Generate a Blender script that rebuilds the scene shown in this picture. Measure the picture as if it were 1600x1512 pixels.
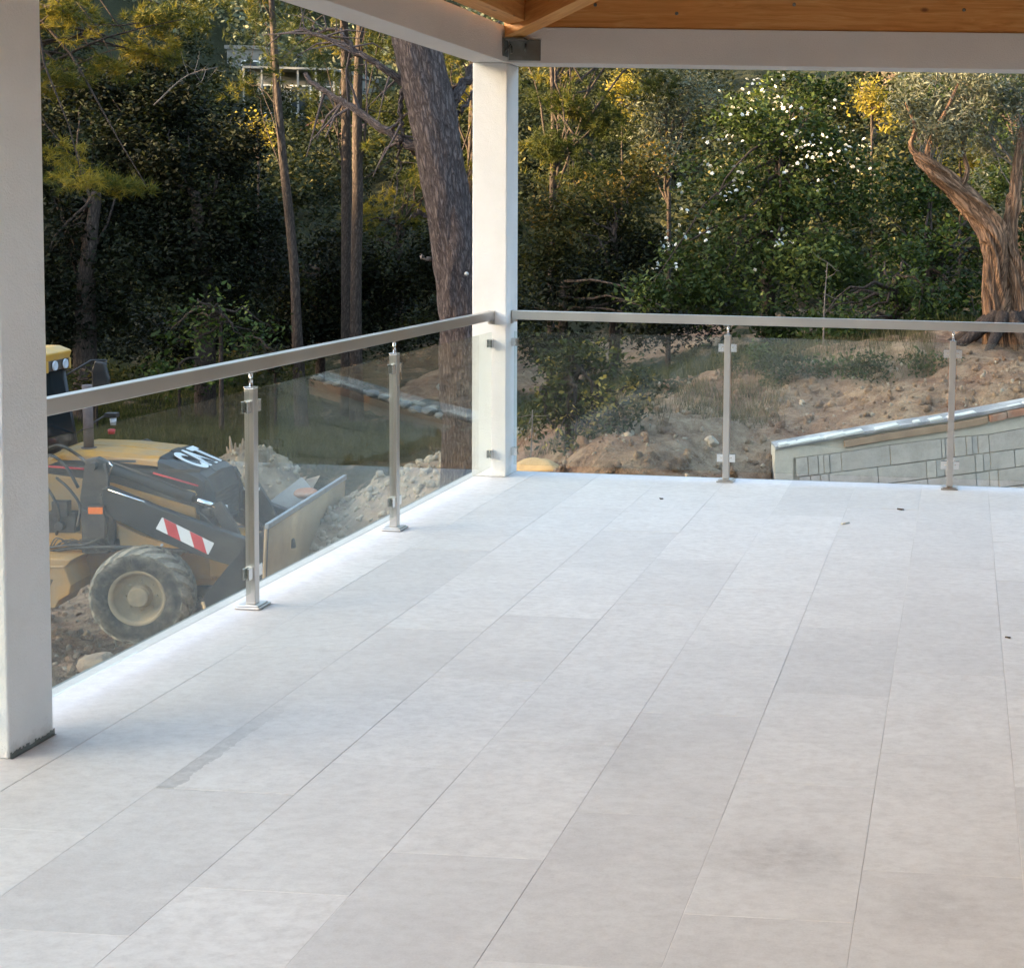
import bpy, math, random
import numpy as np
from math import sin, cos, tan, pi, radians, sqrt, atan2
from mathutils import Vector, Matrix, Euler

S = bpy.context.scene
COL = S.collection
for o in list(bpy.data.objects):
    bpy.data.objects.remove(o)

# ------------------------------------------------------------------ camera
FPX, PX, PY = 2270.0, 1348.2, 499.6           # focal length and optical centre, in pixels of a 1600 wide picture
YAW, PITCH, ROLL = -0.0676, 0.0706, 0.021
CAM = Vector((2.7488, -8.6128, 1.63))
fw = Vector((sin(YAW)*cos(PITCH), cos(YAW)*cos(PITCH), -sin(PITCH)))
_r = fw.cross(Vector((0, 0, 1))).normalized(); _u = _r.cross(fw)
RT = _r*cos(ROLL) + _u*sin(ROLL); UP = _u*cos(ROLL) - _r*sin(ROLL)
cd = bpy.data.cameras.new('camera'); cam = bpy.data.objects.new('camera', cd); COL.objects.link(cam)
M = Matrix((RT, UP, -fw)).transposed().to_4x4(); M.translation = CAM
cam.matrix_world = M
cd.sensor_fit = 'HORIZONTAL'; cd.sensor_width = 36.0; cd.lens = 36.0*FPX/1600.0
cd.shift_x = -(PX-800)/1600.0; cd.shift_y = (PY-756)/1600.0
cd.clip_start = 0.05; cd.clip_end = 900
S.camera = cam

def ray(u, v): return RT*((u-PX)/FPX) + UP*((PY-v)/FPX) + fw
def at(u, v, d): return CAM + ray(u, v)*d

# ------------------------------------------------------------------ light
SUN_TRAVEL = Vector((0.93, 0.36, -0.155)).normalized()
w = bpy.data.worlds.new('World'); S.world = w; w.use_nodes = True
nt = w.node_tree; nt.nodes.clear()
sky = nt.nodes.new('ShaderNodeTexSky'); sky.sky_type = 'NISHITA'; sky.sun_disc = False
el = math.asin(-SUN_TRAVEL.z)
sky.sun_elevation = el
sky.sun_rotation = atan2(-SUN_TRAVEL.x, -SUN_TRAVEL.y)
sky.air_density = 1.0; sky.dust_density = 2.0; sky.ozone_density = 1.0
bg = nt.nodes.new('ShaderNodeBackground'); bg.inputs['Strength'].default_value = 0.15
wo = nt.nodes.new('ShaderNodeOutputWorld')
nt.links.new(sky.outputs[0], bg.inputs[0]); nt.links.new(bg.outputs[0], wo.inputs[0])
sd = bpy.data.lights.new('sun', 'SUN'); sd.energy = 4.6; sd.angle = radians(0.55); sd.color = (1.0, 0.74, 0.42)
so = bpy.data.objects.new('sun', sd); COL.objects.link(so)
so.rotation_euler = SUN_TRAVEL.to_track_quat('-Z', 'Y').to_euler()
vs = S.view_settings
vs.view_transform = 'Standard'; vs.look = 'None'; vs.gamma = 1.0; vs.use_curve_mapping = False
vs.exposure = 3.24
try:
    vs.use_white_balance = True; vs.white_balance_temperature = 6550; vs.white_balance_tint = 10
except Exception: pass
S.render.engine = 'CYCLES'
S.cycles.max_bounces = 8; S.cycles.transparent_max_bounces = 24; S.cycles.diffuse_bounces = 4

RNG = np.random.default_rng(7)
random.seed(7)

# ------------------------------------------------------------------ helpers
def tag(o, label=None, cat=None, group=None, kind=None):
    if label: o['label'] = label
    if cat: o['category'] = cat
    if group: o['group'] = group
    if kind: o['kind'] = kind
    return o

def empty(name, loc=(0, 0, 0), rz=0.0):
    o = bpy.data.objects.new(name, None); COL.objects.link(o)
    o.location = loc; o.rotation_euler = (0, 0, rz); o.empty_display_size = 0.1
    return o

def link(name, me, parent=None, mat=None):
    o = bpy.data.objects.new(name, me); COL.objects.link(o)
    if mat is not None and not me.materials: me.materials.append(mat)
    if parent: o.parent = parent
    return o

def copy_tree(o, parent=None):
    c = o.copy(); COL.objects.link(c)
    if parent: c.parent = parent
    for ch in list(o.children): copy_tree(ch, c)
    return c

def bark_attr(me, P, seg):
    '''vector attribute that runs with the limb: round it (x, y) and along it (z)'''
    P = np.asarray(P); L = np.concatenate([[0], np.cumsum(np.linalg.norm(np.diff(P[:, :3], axis=0), axis=1))]); th = np.arange(seg)*2*pi/seg
    n = len(me.vertices); a = np.zeros((n, 3)); R_ = np.maximum(P[:, 3], .01)
    g = np.stack([np.cos(th)[None]*R_[:, None], np.sin(th)[None]*R_[:, None], np.repeat(L[:, None], seg, 1)], 2).reshape(-1, 3)
    a[:len(g)] = g[:n]; at_ = me.attributes.new('bark', 'FLOAT_VECTOR', 'POINT'); at_.data.foreach_set('vector', a.astype(np.float32).ravel())
    return me

class MB:
    def __init__(s): s.v = []; s.f = []; s.sm = []
    def add(s, vs_, fs_, smooth=False):
        b = len(s.v); s.v += [tuple(p) for p in vs_]
        s.f += [tuple(b+i for i in f) for f in fs_]; s.sm += [smooth]*len(fs_)
        return s
    def box(s, lo, hi, m=None):
        x0, y0, z0 = lo; x1, y1, z1 = hi
        p = [Vector(q) for q in ((x0,y0,z0),(x1,y0,z0),(x1,y1,z0),(x0,y1,z0),(x0,y0,z1),(x1,y0,z1),(x1,y1,z1),(x0,y1,z1))]
        if m is not None: p = [m @ q for q in p]
        return s.add(p, [(0,3,2,1),(4,5,6,7),(0,1,5,4),(1,2,6,5),(2,3,7,6),(3,0,4,7)])
    def prism(s, poly, y0, y1, axis='y'):
        # poly: list of (a, b) extruded along an axis; 'y': (x, z); 'z': (x, y); 'x': (y, z)
        n = len(poly)
        def P(a, b, t): return {'y': (a, t, b), 'z': (a, b, t), 'x': (t, a, b)}[axis]
        vs_ = [P(a, b, y0) for a, b in poly] + [P(a, b, y1) for a, b in poly]
        fs_ = [tuple(range(n-1, -1, -1)), tuple(range(n, 2*n))]
        fs_ += [(i, (i+1) % n, n+(i+1) % n, n+i) for i in range(n)]
        return s.add(vs_, fs_)
    def tube(s, pts, rad, seg=10, cap=True, smooth=True, fn=None):
        pts = [Vector(p) for p in pts]; n = len(pts)
        if not hasattr(rad, '__len__'): rad = [rad]*n
        t0 = (pts[1]-pts[0]).normalized()
        a = t0.orthogonal().normalized(); vs_ = []
        for i, p in enumerate(pts):
            t = (pts[min(i+1, n-1)]-pts[max(i-1, 0)]).normalized()
            a = (a - t*a.dot(t)).normalized(); b = t.cross(a)
            for k in range(seg):
                th = 2*pi*k/seg; r = rad[i]
                if fn: r *= fn(th, i/(n-1), i)
                vs_.append(p + a*cos(th)*r + b*sin(th)*r)
        fs_ = [(i*seg+k, i*seg+(k+1) % seg, (i+1)*seg+(k+1) % seg, (i+1)*seg+k) for i in range(n-1) for k in range(seg)]
        s.add(vs_, fs_, smooth)
        if cap:
            b0 = len(s.v)-n*seg
            s.f += [tuple(b0+k for k in range(seg-1, -1, -1)), tuple(b0+(n-1)*seg+k for k in range(seg))]; s.sm += [False]*2
        return s
    def lathe(s, prof, seg=32, axis='y', smooth=True, centre=(0, 0, 0)):
        vs_ = []; n = len(prof)
        for (t, r) in prof:
            for k in range(seg):
                th = 2*pi*k/seg
                q = {'y': (r*cos(th), t, r*sin(th)), 'z': (r*cos(th), r*sin(th), t), 'x': (t, r*cos(th), r*sin(th))}[axis]
                vs_.append(tuple(q[j]+centre[j] for j in range(3)))
        fs_ = [(i*seg+k, i*seg+(k+1) % seg, (i+1)*seg+(k+1) % seg, (i+1)*seg+k) for i in range(n-1) for k in range(seg)]
        return s.add(vs_, fs_, smooth)
    def mesh(s, name, mat=None):
        me = bpy.data.meshes.new(name); me.from_pydata([tuple(v) for v in s.v], [], s.f)
        me.polygons.foreach_set('use_smooth', s.sm); me.update()
        if mat is not None: me.materials.append(mat)
        return me
    def build(s, name, mat, parent=None, bevel=0.0, segs=2):
        o = link(name, s.mesh(name, mat), parent)
        if bevel:
            b = o.modifiers.new('bevel', 'BEVEL'); b.width = bevel; b.segments = segs; b.limit_method = 'ANGLE'; b.angle_limit = radians(40)
        return o

def spline(pts, n):
    """Catmull-Rom through rows of numbers"""
    P = np.array(pts, float); P = np.vstack([2*P[0]-P[1], P, 2*P[-1]-P[-2]]); out = []
    m = len(P)-3
    for i in range(n):
        t = i/(n-1)*m; k = min(int(t), m-1); t -= k
        a, b, c, d = P[k:k+4]
        out.append(0.5*((2*b)+(-a+c)*t+(2*a-5*b+4*c-d)*t*t+(-a+3*b-3*c+d)*t**3))
    return np.array(out)

def _hash(ix, iy, seed):
    h = (ix.astype(np.int64)*374761393 + iy.astype(np.int64)*668265263 + seed*1442695041) & 0x7fffffff
    h = ((h ^ (h >> 13))*1274126177) & 0x7fffffff
    return ((h ^ (h >> 16)) & 0xffff)/65535.0
def vnoise(x, y, seed=0):
    ix = np.floor(x); iy = np.floor(y); fx = x-ix; fy = y-iy
    fx = fx*fx*(3-2*fx); fy = fy*fy*(3-2*fy)
    a = _hash(ix, iy, seed); b = _hash(ix+1, iy, seed); c = _hash(ix, iy+1, seed); d = _hash(ix+1, iy+1, seed)
    return (a*(1-fx)+b*fx)*(1-fy)+(c*(1-fx)+d*fx)*fy
def fbm(x, y, oct=5, seed=0, gain=0.5):
    x = np.asarray(x, float); y = np.asarray(y, float)
    s = 0; a = 1; t = 0
    for i in range(oct):
        s = s+a*(vnoise(x*2**i+17.3*i, y*2**i-9.1*i, seed+i)-0.5); t += a; a *= gain
    return s/t*2

# ------------------------------------------------------------------ materials
class NT:
    def __init__(s, name):
        s.m = bpy.data.materials.new(name); s.m.use_nodes = True; s.t = s.m.node_tree; s.t.nodes.clear()
        s.out = s.n('ShaderNodeOutputMaterial')
    def n(s, ty, **kw):
        nd = s.t.nodes.new(ty)
        for k, v in kw.items():
            if k in nd.inputs: nd.inputs[k].default_value = v
            else: setattr(nd, k, v)
        return nd
    def l(s, a, b): s.t.links.new(a, b)
    def coord(s, kind='Object', scale=(1, 1, 1), rot=(0, 0, 0)):
        tc = s.n('ShaderNodeTexCoord'); mp = s.n('ShaderNodeMapping')
        mp.inputs['Scale'].default_value = scale; mp.inputs['Rotation'].default_value = rot
        s.l(tc.outputs[kind], mp.inputs[0]); return mp.outputs[0]
    def world(s, scale=(1, 1, 1)):
        g = s.n('ShaderNodeNewGeometry'); mp = s.n('ShaderNodeMapping'); mp.inputs['Scale'].default_value = scale
        s.l(g.outputs['Position'], mp.inputs[0]); return mp.outputs[0]
    def noise(s, vec, scale=5, detail=4, rough=0.55, dist=0.0):
        n = s.n('ShaderNodeTexNoise'); n.inputs['Scale'].default_value = scale; n.inputs['Detail'].default_value = detail
        n.inputs['Roughness'].default_value = rough; n.inputs['Distortion'].default_value = dist
        s.l(vec, n.inputs['Vector']); return n.outputs['Fac']
    def voro(s, vec, scale=5, feat='F1', out='Distance'):
        n = s.n('ShaderNodeTexVoronoi'); n.feature = feat; n.inputs['Scale'].default_value = scale
        s.l(vec, n.inputs['Vector']); return n.outputs[out]
    def ramp(s, fac, stops):
        r = s.n('ShaderNodeValToRGB'); e = r.color_ramp.elements
        e[0].position, e[0].color = stops[0][0], (*stops[0][1], 1)
        e[1].position, e[1].color = stops[-1][0], (*stops[-1][1], 1)
        for p, c in stops[1:-1]: q = e.new(p); q.color = (*c, 1)
        s.l(fac, r.inputs[0]); return r.outputs[0]
    def gramp(s, fac, a, b, lo=0.0, hi=1.0):
        m = s.n('ShaderNodeMapRange'); m.inputs[1].default_value = a; m.inputs[2].default_value = b
        m.inputs[3].default_value = lo; m.inputs[4].default_value = hi
        s.l(fac, m.inputs[0]); return m.outputs[0]
    def mix(s, fac, a, b, mode='MIX'):
        m = s.n('ShaderNodeMix'); m.data_type = 'RGBA'; m.blend_type = mode
        for sock, v in ((m.inputs[0], fac), (m.inputs[6], a), (m.inputs[7], b)):
            if isinstance(v, (int, float)): sock.default_value = v
            elif isinstance(v, tuple): sock.default_value = (*v, 1)
            else: s.l(v, sock)
        return m.outputs[2]
    def math(s, op, a, b=None):
        m = s.n('ShaderNodeMath'); m.operation = op
        for i, v in enumerate((a, b)):
            if v is None: continue
            if isinstance(v, (int, float)): m.inputs[i].default_value = v
            else: s.l(v, m.inputs[i])
        return m.outputs[0]
    def bump(s, h, strength=0.3, dist=0.01):
        b = s.n('ShaderNodeBump'); b.inputs['Strength'].default_value = strength; b.inputs['Distance'].default_value = dist
        s.l(h, b.inputs['Height']); return b.outputs[0]
    def bsdf(s, col, rough=0.6, metal=0.0, normal=None, spec=0.5):
        p = s.n('ShaderNodeBsdfPrincipled')
        for nm, v in (('Base Color', col), ('Roughness', rough), ('Metallic', metal)):
            if isinstance(v, tuple): p.inputs[nm].default_value = (*v, 1)
            elif isinstance(v, (int, float)): p.inputs[nm].default_value = v
            else: s.l(v, p.inputs[nm])
        p.inputs['Specular IOR Level'].default_value = spec
        if normal is not None: s.l(normal, p.inputs['Normal'])
        s.l(p.outputs[0], s.out.inputs[0]); return p

def simple(name, col, rough=0.6, metal=0.0, var=0.15, scale=8, bump=0.0, dirt=None, dirt_amt=0.5, spec=0.5, bscale=None):
    t = NT(name); v = t.coord('Object'); n = t.noise(v, scale, 5, 0.6)
    c = t.mix(t.gramp(n, 0.3, 0.7), tuple(x*(1-var) for x in col), tuple(min(1, x*(1+var)) for x in col))
    if dirt:
        d = t.noise(v, scale*0.35, 6, 0.65, 0.4)
        c = t.mix(t.gramp(d, 0.62-dirt_amt*0.4, 0.75-dirt_amt*0.2), c, dirt)
    nb = t.bump(t.noise(v, bscale or scale*6, 3, 0.6), bump, 0.01) if bump else None
    rr = t.gramp(n, 0.2, 0.8, max(0.02, rough-0.08), min(1, rough+0.08))
    t.bsdf(c, rr, metal, nb, spec)
    return t.m

def m_tile():
    t = NT('limestone_tile'); v = t.world(); oi = t.n('ShaderNodeObjectInfo')
    shade = t.gramp(oi.outputs['Random'], 0, 1, 0.0, 1.0)
    c = t.mix(shade, (0.60, 0.595, 0.605), (0.72, 0.715, 0.725))
    off = t.n('ShaderNodeVectorMath'); off.operation = 'ADD'
    sc = t.n('ShaderNodeVectorMath'); sc.operation = 'SCALE'; t.l(oi.outputs['Location'], sc.inputs[0]); sc.inputs['Scale'].default_value = 3.7
    t.l(v, off.inputs[0]); t.l(sc.outputs[0], off.inputs[1])
    vv = off.outputs[0]
    big = t.noise(vv, 2.3, 5, 0.6, 0.3)
    c = t.mix(t.gramp(big, 0.38, 0.68, 0, 0.75), c, t.mix(shade, (0.52, 0.51, 0.525), (0.64, 0.63, 0.635)))
    mp = t.n('ShaderNodeMapping'); mp.inputs['Scale'].default_value = (1, 1.45, 1); t.l(vv, mp.inputs[0])
    fine = t.noise(mp.outputs[0], 22, 6, 0.7)
    c = t.mix(t.gramp(fine, 0.42, 0.70, 0, 0.42), c, (0.40, 0.385, 0.39))
    mid = t.noise(mp.outputs[0], 7, 7, 0.75, 0.5); c = t.mix(t.gramp(mid, 0.45, 0.72, 0, 0.40), c, (0.43, 0.415, 0.425)); c = t.mix(t.gramp(mid, 0.42, 0.22, 0, 0.4), c, (0.78, 0.775, 0.775))
    spk = t.noise(vv, 180, 2, 0.5)
    c = t.mix(t.gramp(spk, 0.25, 0.75, 0.0, 0.22), c, (0.8, 0.79, 0.78))
    # grey stain patch and the damp mark along one joint, both marks on the stone itself
    sp = t.n('ShaderNodeSeparateXYZ'); t.l(v, sp.inputs[0])
    def blob(cx, cy, rx, ry):
        a = t.math('DIVIDE', t.math('SUBTRACT', sp.outputs[0], cx), rx); b = t.math('DIVIDE', t.math('SUBTRACT', sp.outputs[1], cy), ry)
        d = t.math('ADD', t.math('MULTIPLY', a, a), t.math('MULTIPLY', b, b))
        d = t.math('ADD', d, t.math('MULTIPLY', t.math('SUBTRACT', t.noise(v, 9, 6, 0.8), 0.5), 2.6))
        return t.math('MULTIPLY', t.gramp(d, 1.1, -0.1), t.gramp(t.noise(mp.outputs[0], 16, 5, 0.8), 0.38, 0.62, 0.25, 1.0))
    for (cx, cy, rx, ry, k) in ((2.33, -5.05, 0.19, 0.13, 0.46), (2.72, -5.28, 0.14, 0.16, 0.3), (1.75, -4.35, 0.2, 0.3, 0.25)):
        c = t.mix(t.math('MULTIPLY', blob(cx, cy, rx, ry), k), c, (0.27, 0.25, 0.25))
    ex = t.math('ADD', 0.548, t.math('MULTIPLY', t.noise(v, 9, 4, 0.7), 0.09))
    band = t.math('MULTIPLY', t.gramp(sp.outputs[0], 0.5376, 0.538), t.math('LESS_THAN', sp.outputs[0], ex))
    band = t.math('MULTIPLY', band, t.math('MULTIPLY', t.gramp(sp.outputs[1], -4.806, -4.80), t.gramp(sp.outputs[1], -4.0, -4.5)))
    c = t.mix(t.math('MULTIPLY', band, t.gramp(t.noise(v, 20, 5, 0.75), 0.35, 0.6, 0.25, 0.6)), c, (0.3, 0.3, 0.31))
    cl = t.math('MULTIPLY', t.math('LESS_THAN', sp.outputs[1], t.math('ADD', -4.815, t.math('MULTIPLY', t.noise(v, 12, 4, 0.7), 0.07))),
                t.math('MULTIPLY', t.gramp(sp.outputs[1], -4.808, -4.806), t.math('MULTIPLY', t.math('GREATER_THAN', sp.outputs[0], 0.538), t.gramp(sp.outputs[0], 0.85, 0.6))))
    c = t.mix(t.math('MULTIPLY', cl, t.gramp(t.noise(v, 16, 5, 0.75), 0.4, 0.62, 0.05, 0.5)), c, (0.3, 0.3, 0.31))
    nb = t.bump(t.noise(mp.outputs[0], 60, 4, 0.6), 0.12, 0.004)
    t.bsdf(c, t.gramp(fine, 0.3, 0.7, 0.42, 0.6), 0, nb, 0.5)
    return t.m

def m_stucco():
    t = NT('white_stucco'); v = t.world(); sp = t.n('ShaderNodeSeparateXYZ'); t.l(v, sp.inputs[0])
    n = t.noise(v, 3.5, 5, 0.6); c = t.mix(t.gramp(n, 0.3, 0.7), (0.77, 0.77, 0.755), (0.84, 0.84, 0.83))
    k = t.math('ADD', t.gramp(sp.outputs[2], 0.0, 0.16, .30, -.25), t.math('MULTIPLY', t.noise(v, 17, 6, 0.75), 1.0))   # splashes of site dirt near the floor
    c = t.mix(t.gramp(k, 0.62, 0.95, 0, 0.55), c, (0.46, 0.45, 0.42))
    r = t.noise(v, 150, 3, 0.6); h = t.math('ADD', r, t.math('MULTIPLY', t.noise(v, 12, 3, 0.6), 1.5))
    t.bsdf(c, 0.88, 0, t.bump(h, 0.45, 0.006), 0.3); return t.m

def m_block():
    t = NT('concrete_block'); v = t.coord('Object'); oi = t.n('ShaderNodeObjectInfo')
    c = t.mix(oi.outputs['Random'], (0.54, 0.50, 0.45), (0.64, 0.595, 0.53)); n = t.noise(v, 6, 6, 0.7)
    c = t.mix(t.gramp(n, 0.4, 0.7, 0, .5), c, (0.30, 0.27, 0.23)); p = t.voro(v, 60); c = t.mix(t.gramp(p, 0.3, 0.1, 0, .4), c, (0.22, 0.21, 0.2))
    t.bsdf(c, 0.95, 0, t.bump(t.noise(v, 55, 5, 0.7), 0.8, 0.01), 0.2); return t.m

def m_wood(name='pine_wood', dark=False):
    t = NT(name); v = t.coord('Object', (1, 1, 1))
    mp = t.n('ShaderNodeMapping'); mp.inputs['Scale'].default_value = (0.5, 7, 7); t.l(v, mp.inputs[0])
    g = t.noise(mp.outputs[0], 5, 6, 0.65, 1.2)
    c = t.ramp(g, [(0.3, (0.42, 0.17, 0.04)), (0.5, (0.60, 0.29, 0.09)), (0.72, (0.72, 0.42, 0.17))])
    big = t.noise(v, 1.6, 3, 0.5)
    c = t.mix(t.gramp(big, 0.35, 0.7, 0, 0.5), c, (0.66, 0.29, 0.08))
    vo = t.n('ShaderNodeTexVoronoi'); vo.inputs['Scale'].default_value = 4.2; vo.inputs['Randomness'].default_value = 1.0
    mp2 = t.n('ShaderNodeMapping'); mp2.inputs['Scale'].default_value = (1.0, 1.7, 1.7); t.l(v, mp2.inputs[0]); t.l(mp2.outputs[0], vo.inputs['Vector'])
    k = t.gramp(vo.outputs['Distance'], 0.13, 0.05)
    c = t.mix(t.math('MULTIPLY', k, 0.85), c, (0.12, 0.035, 0.012))
    nb = t.bump(g, 0.15, 0.004)
    t.bsdf(c, 0.5, 0, nb, 0.4)
    return t.m

def m_bark(name, light, dark, scale=(9, 9, 2.0), crack=0.4, bump=0.9, dist=0.03, attr=False):
    t = NT(name); v = t.world(scale)
    if attr:
        at_ = t.n('ShaderNodeAttribute'); at_.attribute_name = 'bark'; mpb = t.n('ShaderNodeMapping'); mpb.inputs['Scale'].default_value = scale; t.l(at_.outputs['Vector'], mpb.inputs[0]); v = mpb.outputs[0]
    n = t.noise(v, 1.3, 4, 0.6, 0.5)
    vm = t.n('ShaderNodeVectorMath'); vm.operation = 'ADD'
    cn = t.n('ShaderNodeCombineXYZ'); n2 = t.math('MULTIPLY', n, 1.6)
    for i in range(3): t.l(n2, cn.inputs[i])
    t.l(v, vm.inputs[0]); t.l(cn.outputs[0], vm.inputs[1])
    e = t.voro(vm.outputs[0], 2.0, 'DISTANCE_TO_EDGE')
    f1 = t.noise(vm.outputs[0], 2.2, 7, 0.75, 1.0); f2 = t.noise(v, 9, 4, 0.7)
    h = t.math('ADD', t.math('MULTIPLY', t.gramp(e, 0.0, crack), 0.45), t.math('ADD', t.math('MULTIPLY', f1, 1.0), t.math('MULTIPLY', f2, 0.35)))
    c = t.ramp(t.gramp(h, 0.45, 1.35), [(0.0, dark), (0.35, tuple(a*.35+b*.65 for a, b in zip(light, dark))), (0.8, light), (1.0, tuple(min(1, x*1.5) for x in light))])
    t.bsdf(c, 0.92, 0, t.bump(h, bump, dist), 0.15)
    return t.m

def m_leaf(name, c0, c1, c2, trans=0.3, rough=0.5):
    rough = max(rough, .62); t = NT(name)
    a = t.n('ShaderNodeAttribute'); a.attribute_name = 'tint'
    c = t.ramp(a.outputs['Fac'], [(0.0, c0), (0.6, c1), (1.0, c2)])
    p = t.n('ShaderNodeBsdfPrincipled'); t.l(c, p.inputs['Base Color']); p.inputs['Roughness'].default_value = rough
    p.inputs['Specular IOR Level'].default_value = 0.14
    tr = t.n('ShaderNodeBsdfTranslucent'); t.l(t.mix(1.0, c, (1.0, 1.0, 0.55), 'MULTIPLY'), tr.inputs[0])
    mx = t.n('ShaderNodeMixShader'); mx.inputs[0].default_value = trans
    t.l(p.outputs[0], mx.inputs[1]); t.l(tr.outputs[0], mx.inputs[2]); t.l(mx.outputs[0], t.out.inputs[0])
    return t.m

def m_glass():
    t = NT('railing_glass')
    fr = t.n('ShaderNodeFresnel'); ge = t.n('ShaderNodeNewGeometry'); t.l(t.gramp(ge.outputs['Backfacing'], 0, 1, 1.5, 1/1.5), fr.inputs[0])
    tr = t.n('ShaderNodeBsdfTransparent'); tr.inputs[0].default_value = (0.93, 0.955, 0.94, 1)
    gl = t.n('ShaderNodeBsdfGlossy'); gl.inputs['Roughness'].default_value = 0.0; gl.inputs[0].default_value = (0.78, 0.8, 0.79, 1)
    m1 = t.n('ShaderNodeMixShader'); t.l(fr.outputs[0], m1.inputs[0]); t.l(tr.outputs[0], m1.inputs[1]); t.l(gl.outputs[0], m1.inputs[2])
    df = t.n('ShaderNodeBsdfDiffuse'); df.inputs[0].default_value = (0.6, 0.6, 0.58, 1)
    v = t.world(); sm = t.noise(v, 3.0, 6, 0.7, 0.5)
    m2 = t.n('ShaderNodeMixShader'); t.l(t.gramp(sm, 0.25, 0.8, 0.004, 0.022), m2.inputs[0])
    t.l(m1.outputs[0], m2.inputs[1]); t.l(df.outputs[0], m2.inputs[2]); t.l(m2.outputs[0], t.out.inputs[0])
    return t.m

def m_ground():
    t = NT('ground_soil'); v = t.world()
    n1 = t.noise(v, 0.9, 6, 0.6, 0.4); n2 = t.noise(v, 5.5, 6, 0.7); n3 = t.noise(v, 28, 4, 0.7)
    soil = t.ramp(n2, [(0.28, (0.14, 0.083, 0.052)), (0.5, (0.35, 0.235, 0.15)), (0.72, (0.52, 0.385, 0.255))])
    red = t.ramp(n2, [(0.3, (0.17, 0.075, 0.045)), (0.7, (0.34, 0.19, 0.125))])
    soil = t.mix(t.gramp(n1, 0.42, 0.62, 0, 0.75), soil, red)
    peb = t.voro(v, 16, 'F1'); soil = t.mix(t.gramp(peb, 0.16, 0.08, 0, 0.5), soil, (0.46, 0.4, 0.32))
    veg = t.ramp(n3, [(0.3, (0.012, 0.014, 0.007)), (0.55, (0.035, 0.038, 0.016)), (0.8, (0.085, 0.07, 0.04))])
    a = t.n('ShaderNodeAttribute'); a.attribute_name = 'veg'
    k = t.math('ADD', a.outputs['Fac'], t.math('MULTIPLY', t.math('SUBTRACT', t.noise(v, 2.2, 5, 0.7), 0.5), 0.9))
    c = t.mix(t.gramp(k, 0.4, 0.65), soil, veg)
    h = t.math('ADD', t.math('MULTIPLY', n2, 1.0), t.math('MULTIPLY', n3, 0.6))
    t.bsdf(c, 0.95, 0, t.bump(h, 1.0, 0.12), 0.15)
    return t.m

def m_brushed(name, col, rough=0.3, metal=1.0):
    t = NT(name); v = t.coord('Object', (1, 1, 1)); b = t.noise(v, 3, 4, 0.6)
    c = t.mix(t.gramp(b, 0.3, 0.7), tuple(x*0.93 for x in col), col)
    t.bsdf(c, t.gramp(b, 0.3, 0.7, rough-0.03, rough+0.04), metal)
    return t.m

def m_tyre():
    t = NT('muddy_rubber'); v = t.coord('Object'); n = t.noise(v, 7, 6, 0.7, 0.4); n2 = t.noise(v, 30, 4, 0.7)
    sp = t.n('ShaderNodeSeparateXYZ'); t.l(v, sp.inputs[0])
    r = t.math('SQRT', t.math('ADD', t.math('MULTIPLY', sp.outputs[0], sp.outputs[0]), t.math('MULTIPLY', sp.outputs[2], sp.outputs[2])))
    rub = t.gramp(r, .40, .46, -.16, .06)               # the flexing sidewall is rubbed clean, mud stays on the tread
    k = t.math('ADD', t.math('ADD', t.math('MULTIPLY', n, 0.75), t.math('MULTIPLY', n2, 0.3)), rub)
    c = t.ramp(k, [(0.32, (0.035, 0.032, 0.029)), (0.5, (0.14, 0.12, 0.092)), (0.68, (0.36, 0.31, 0.235))])
    t.bsdf(c, 0.9, 0, t.bump(n2, 0.6, 0.02), 0.2)
    return t.m

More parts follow.
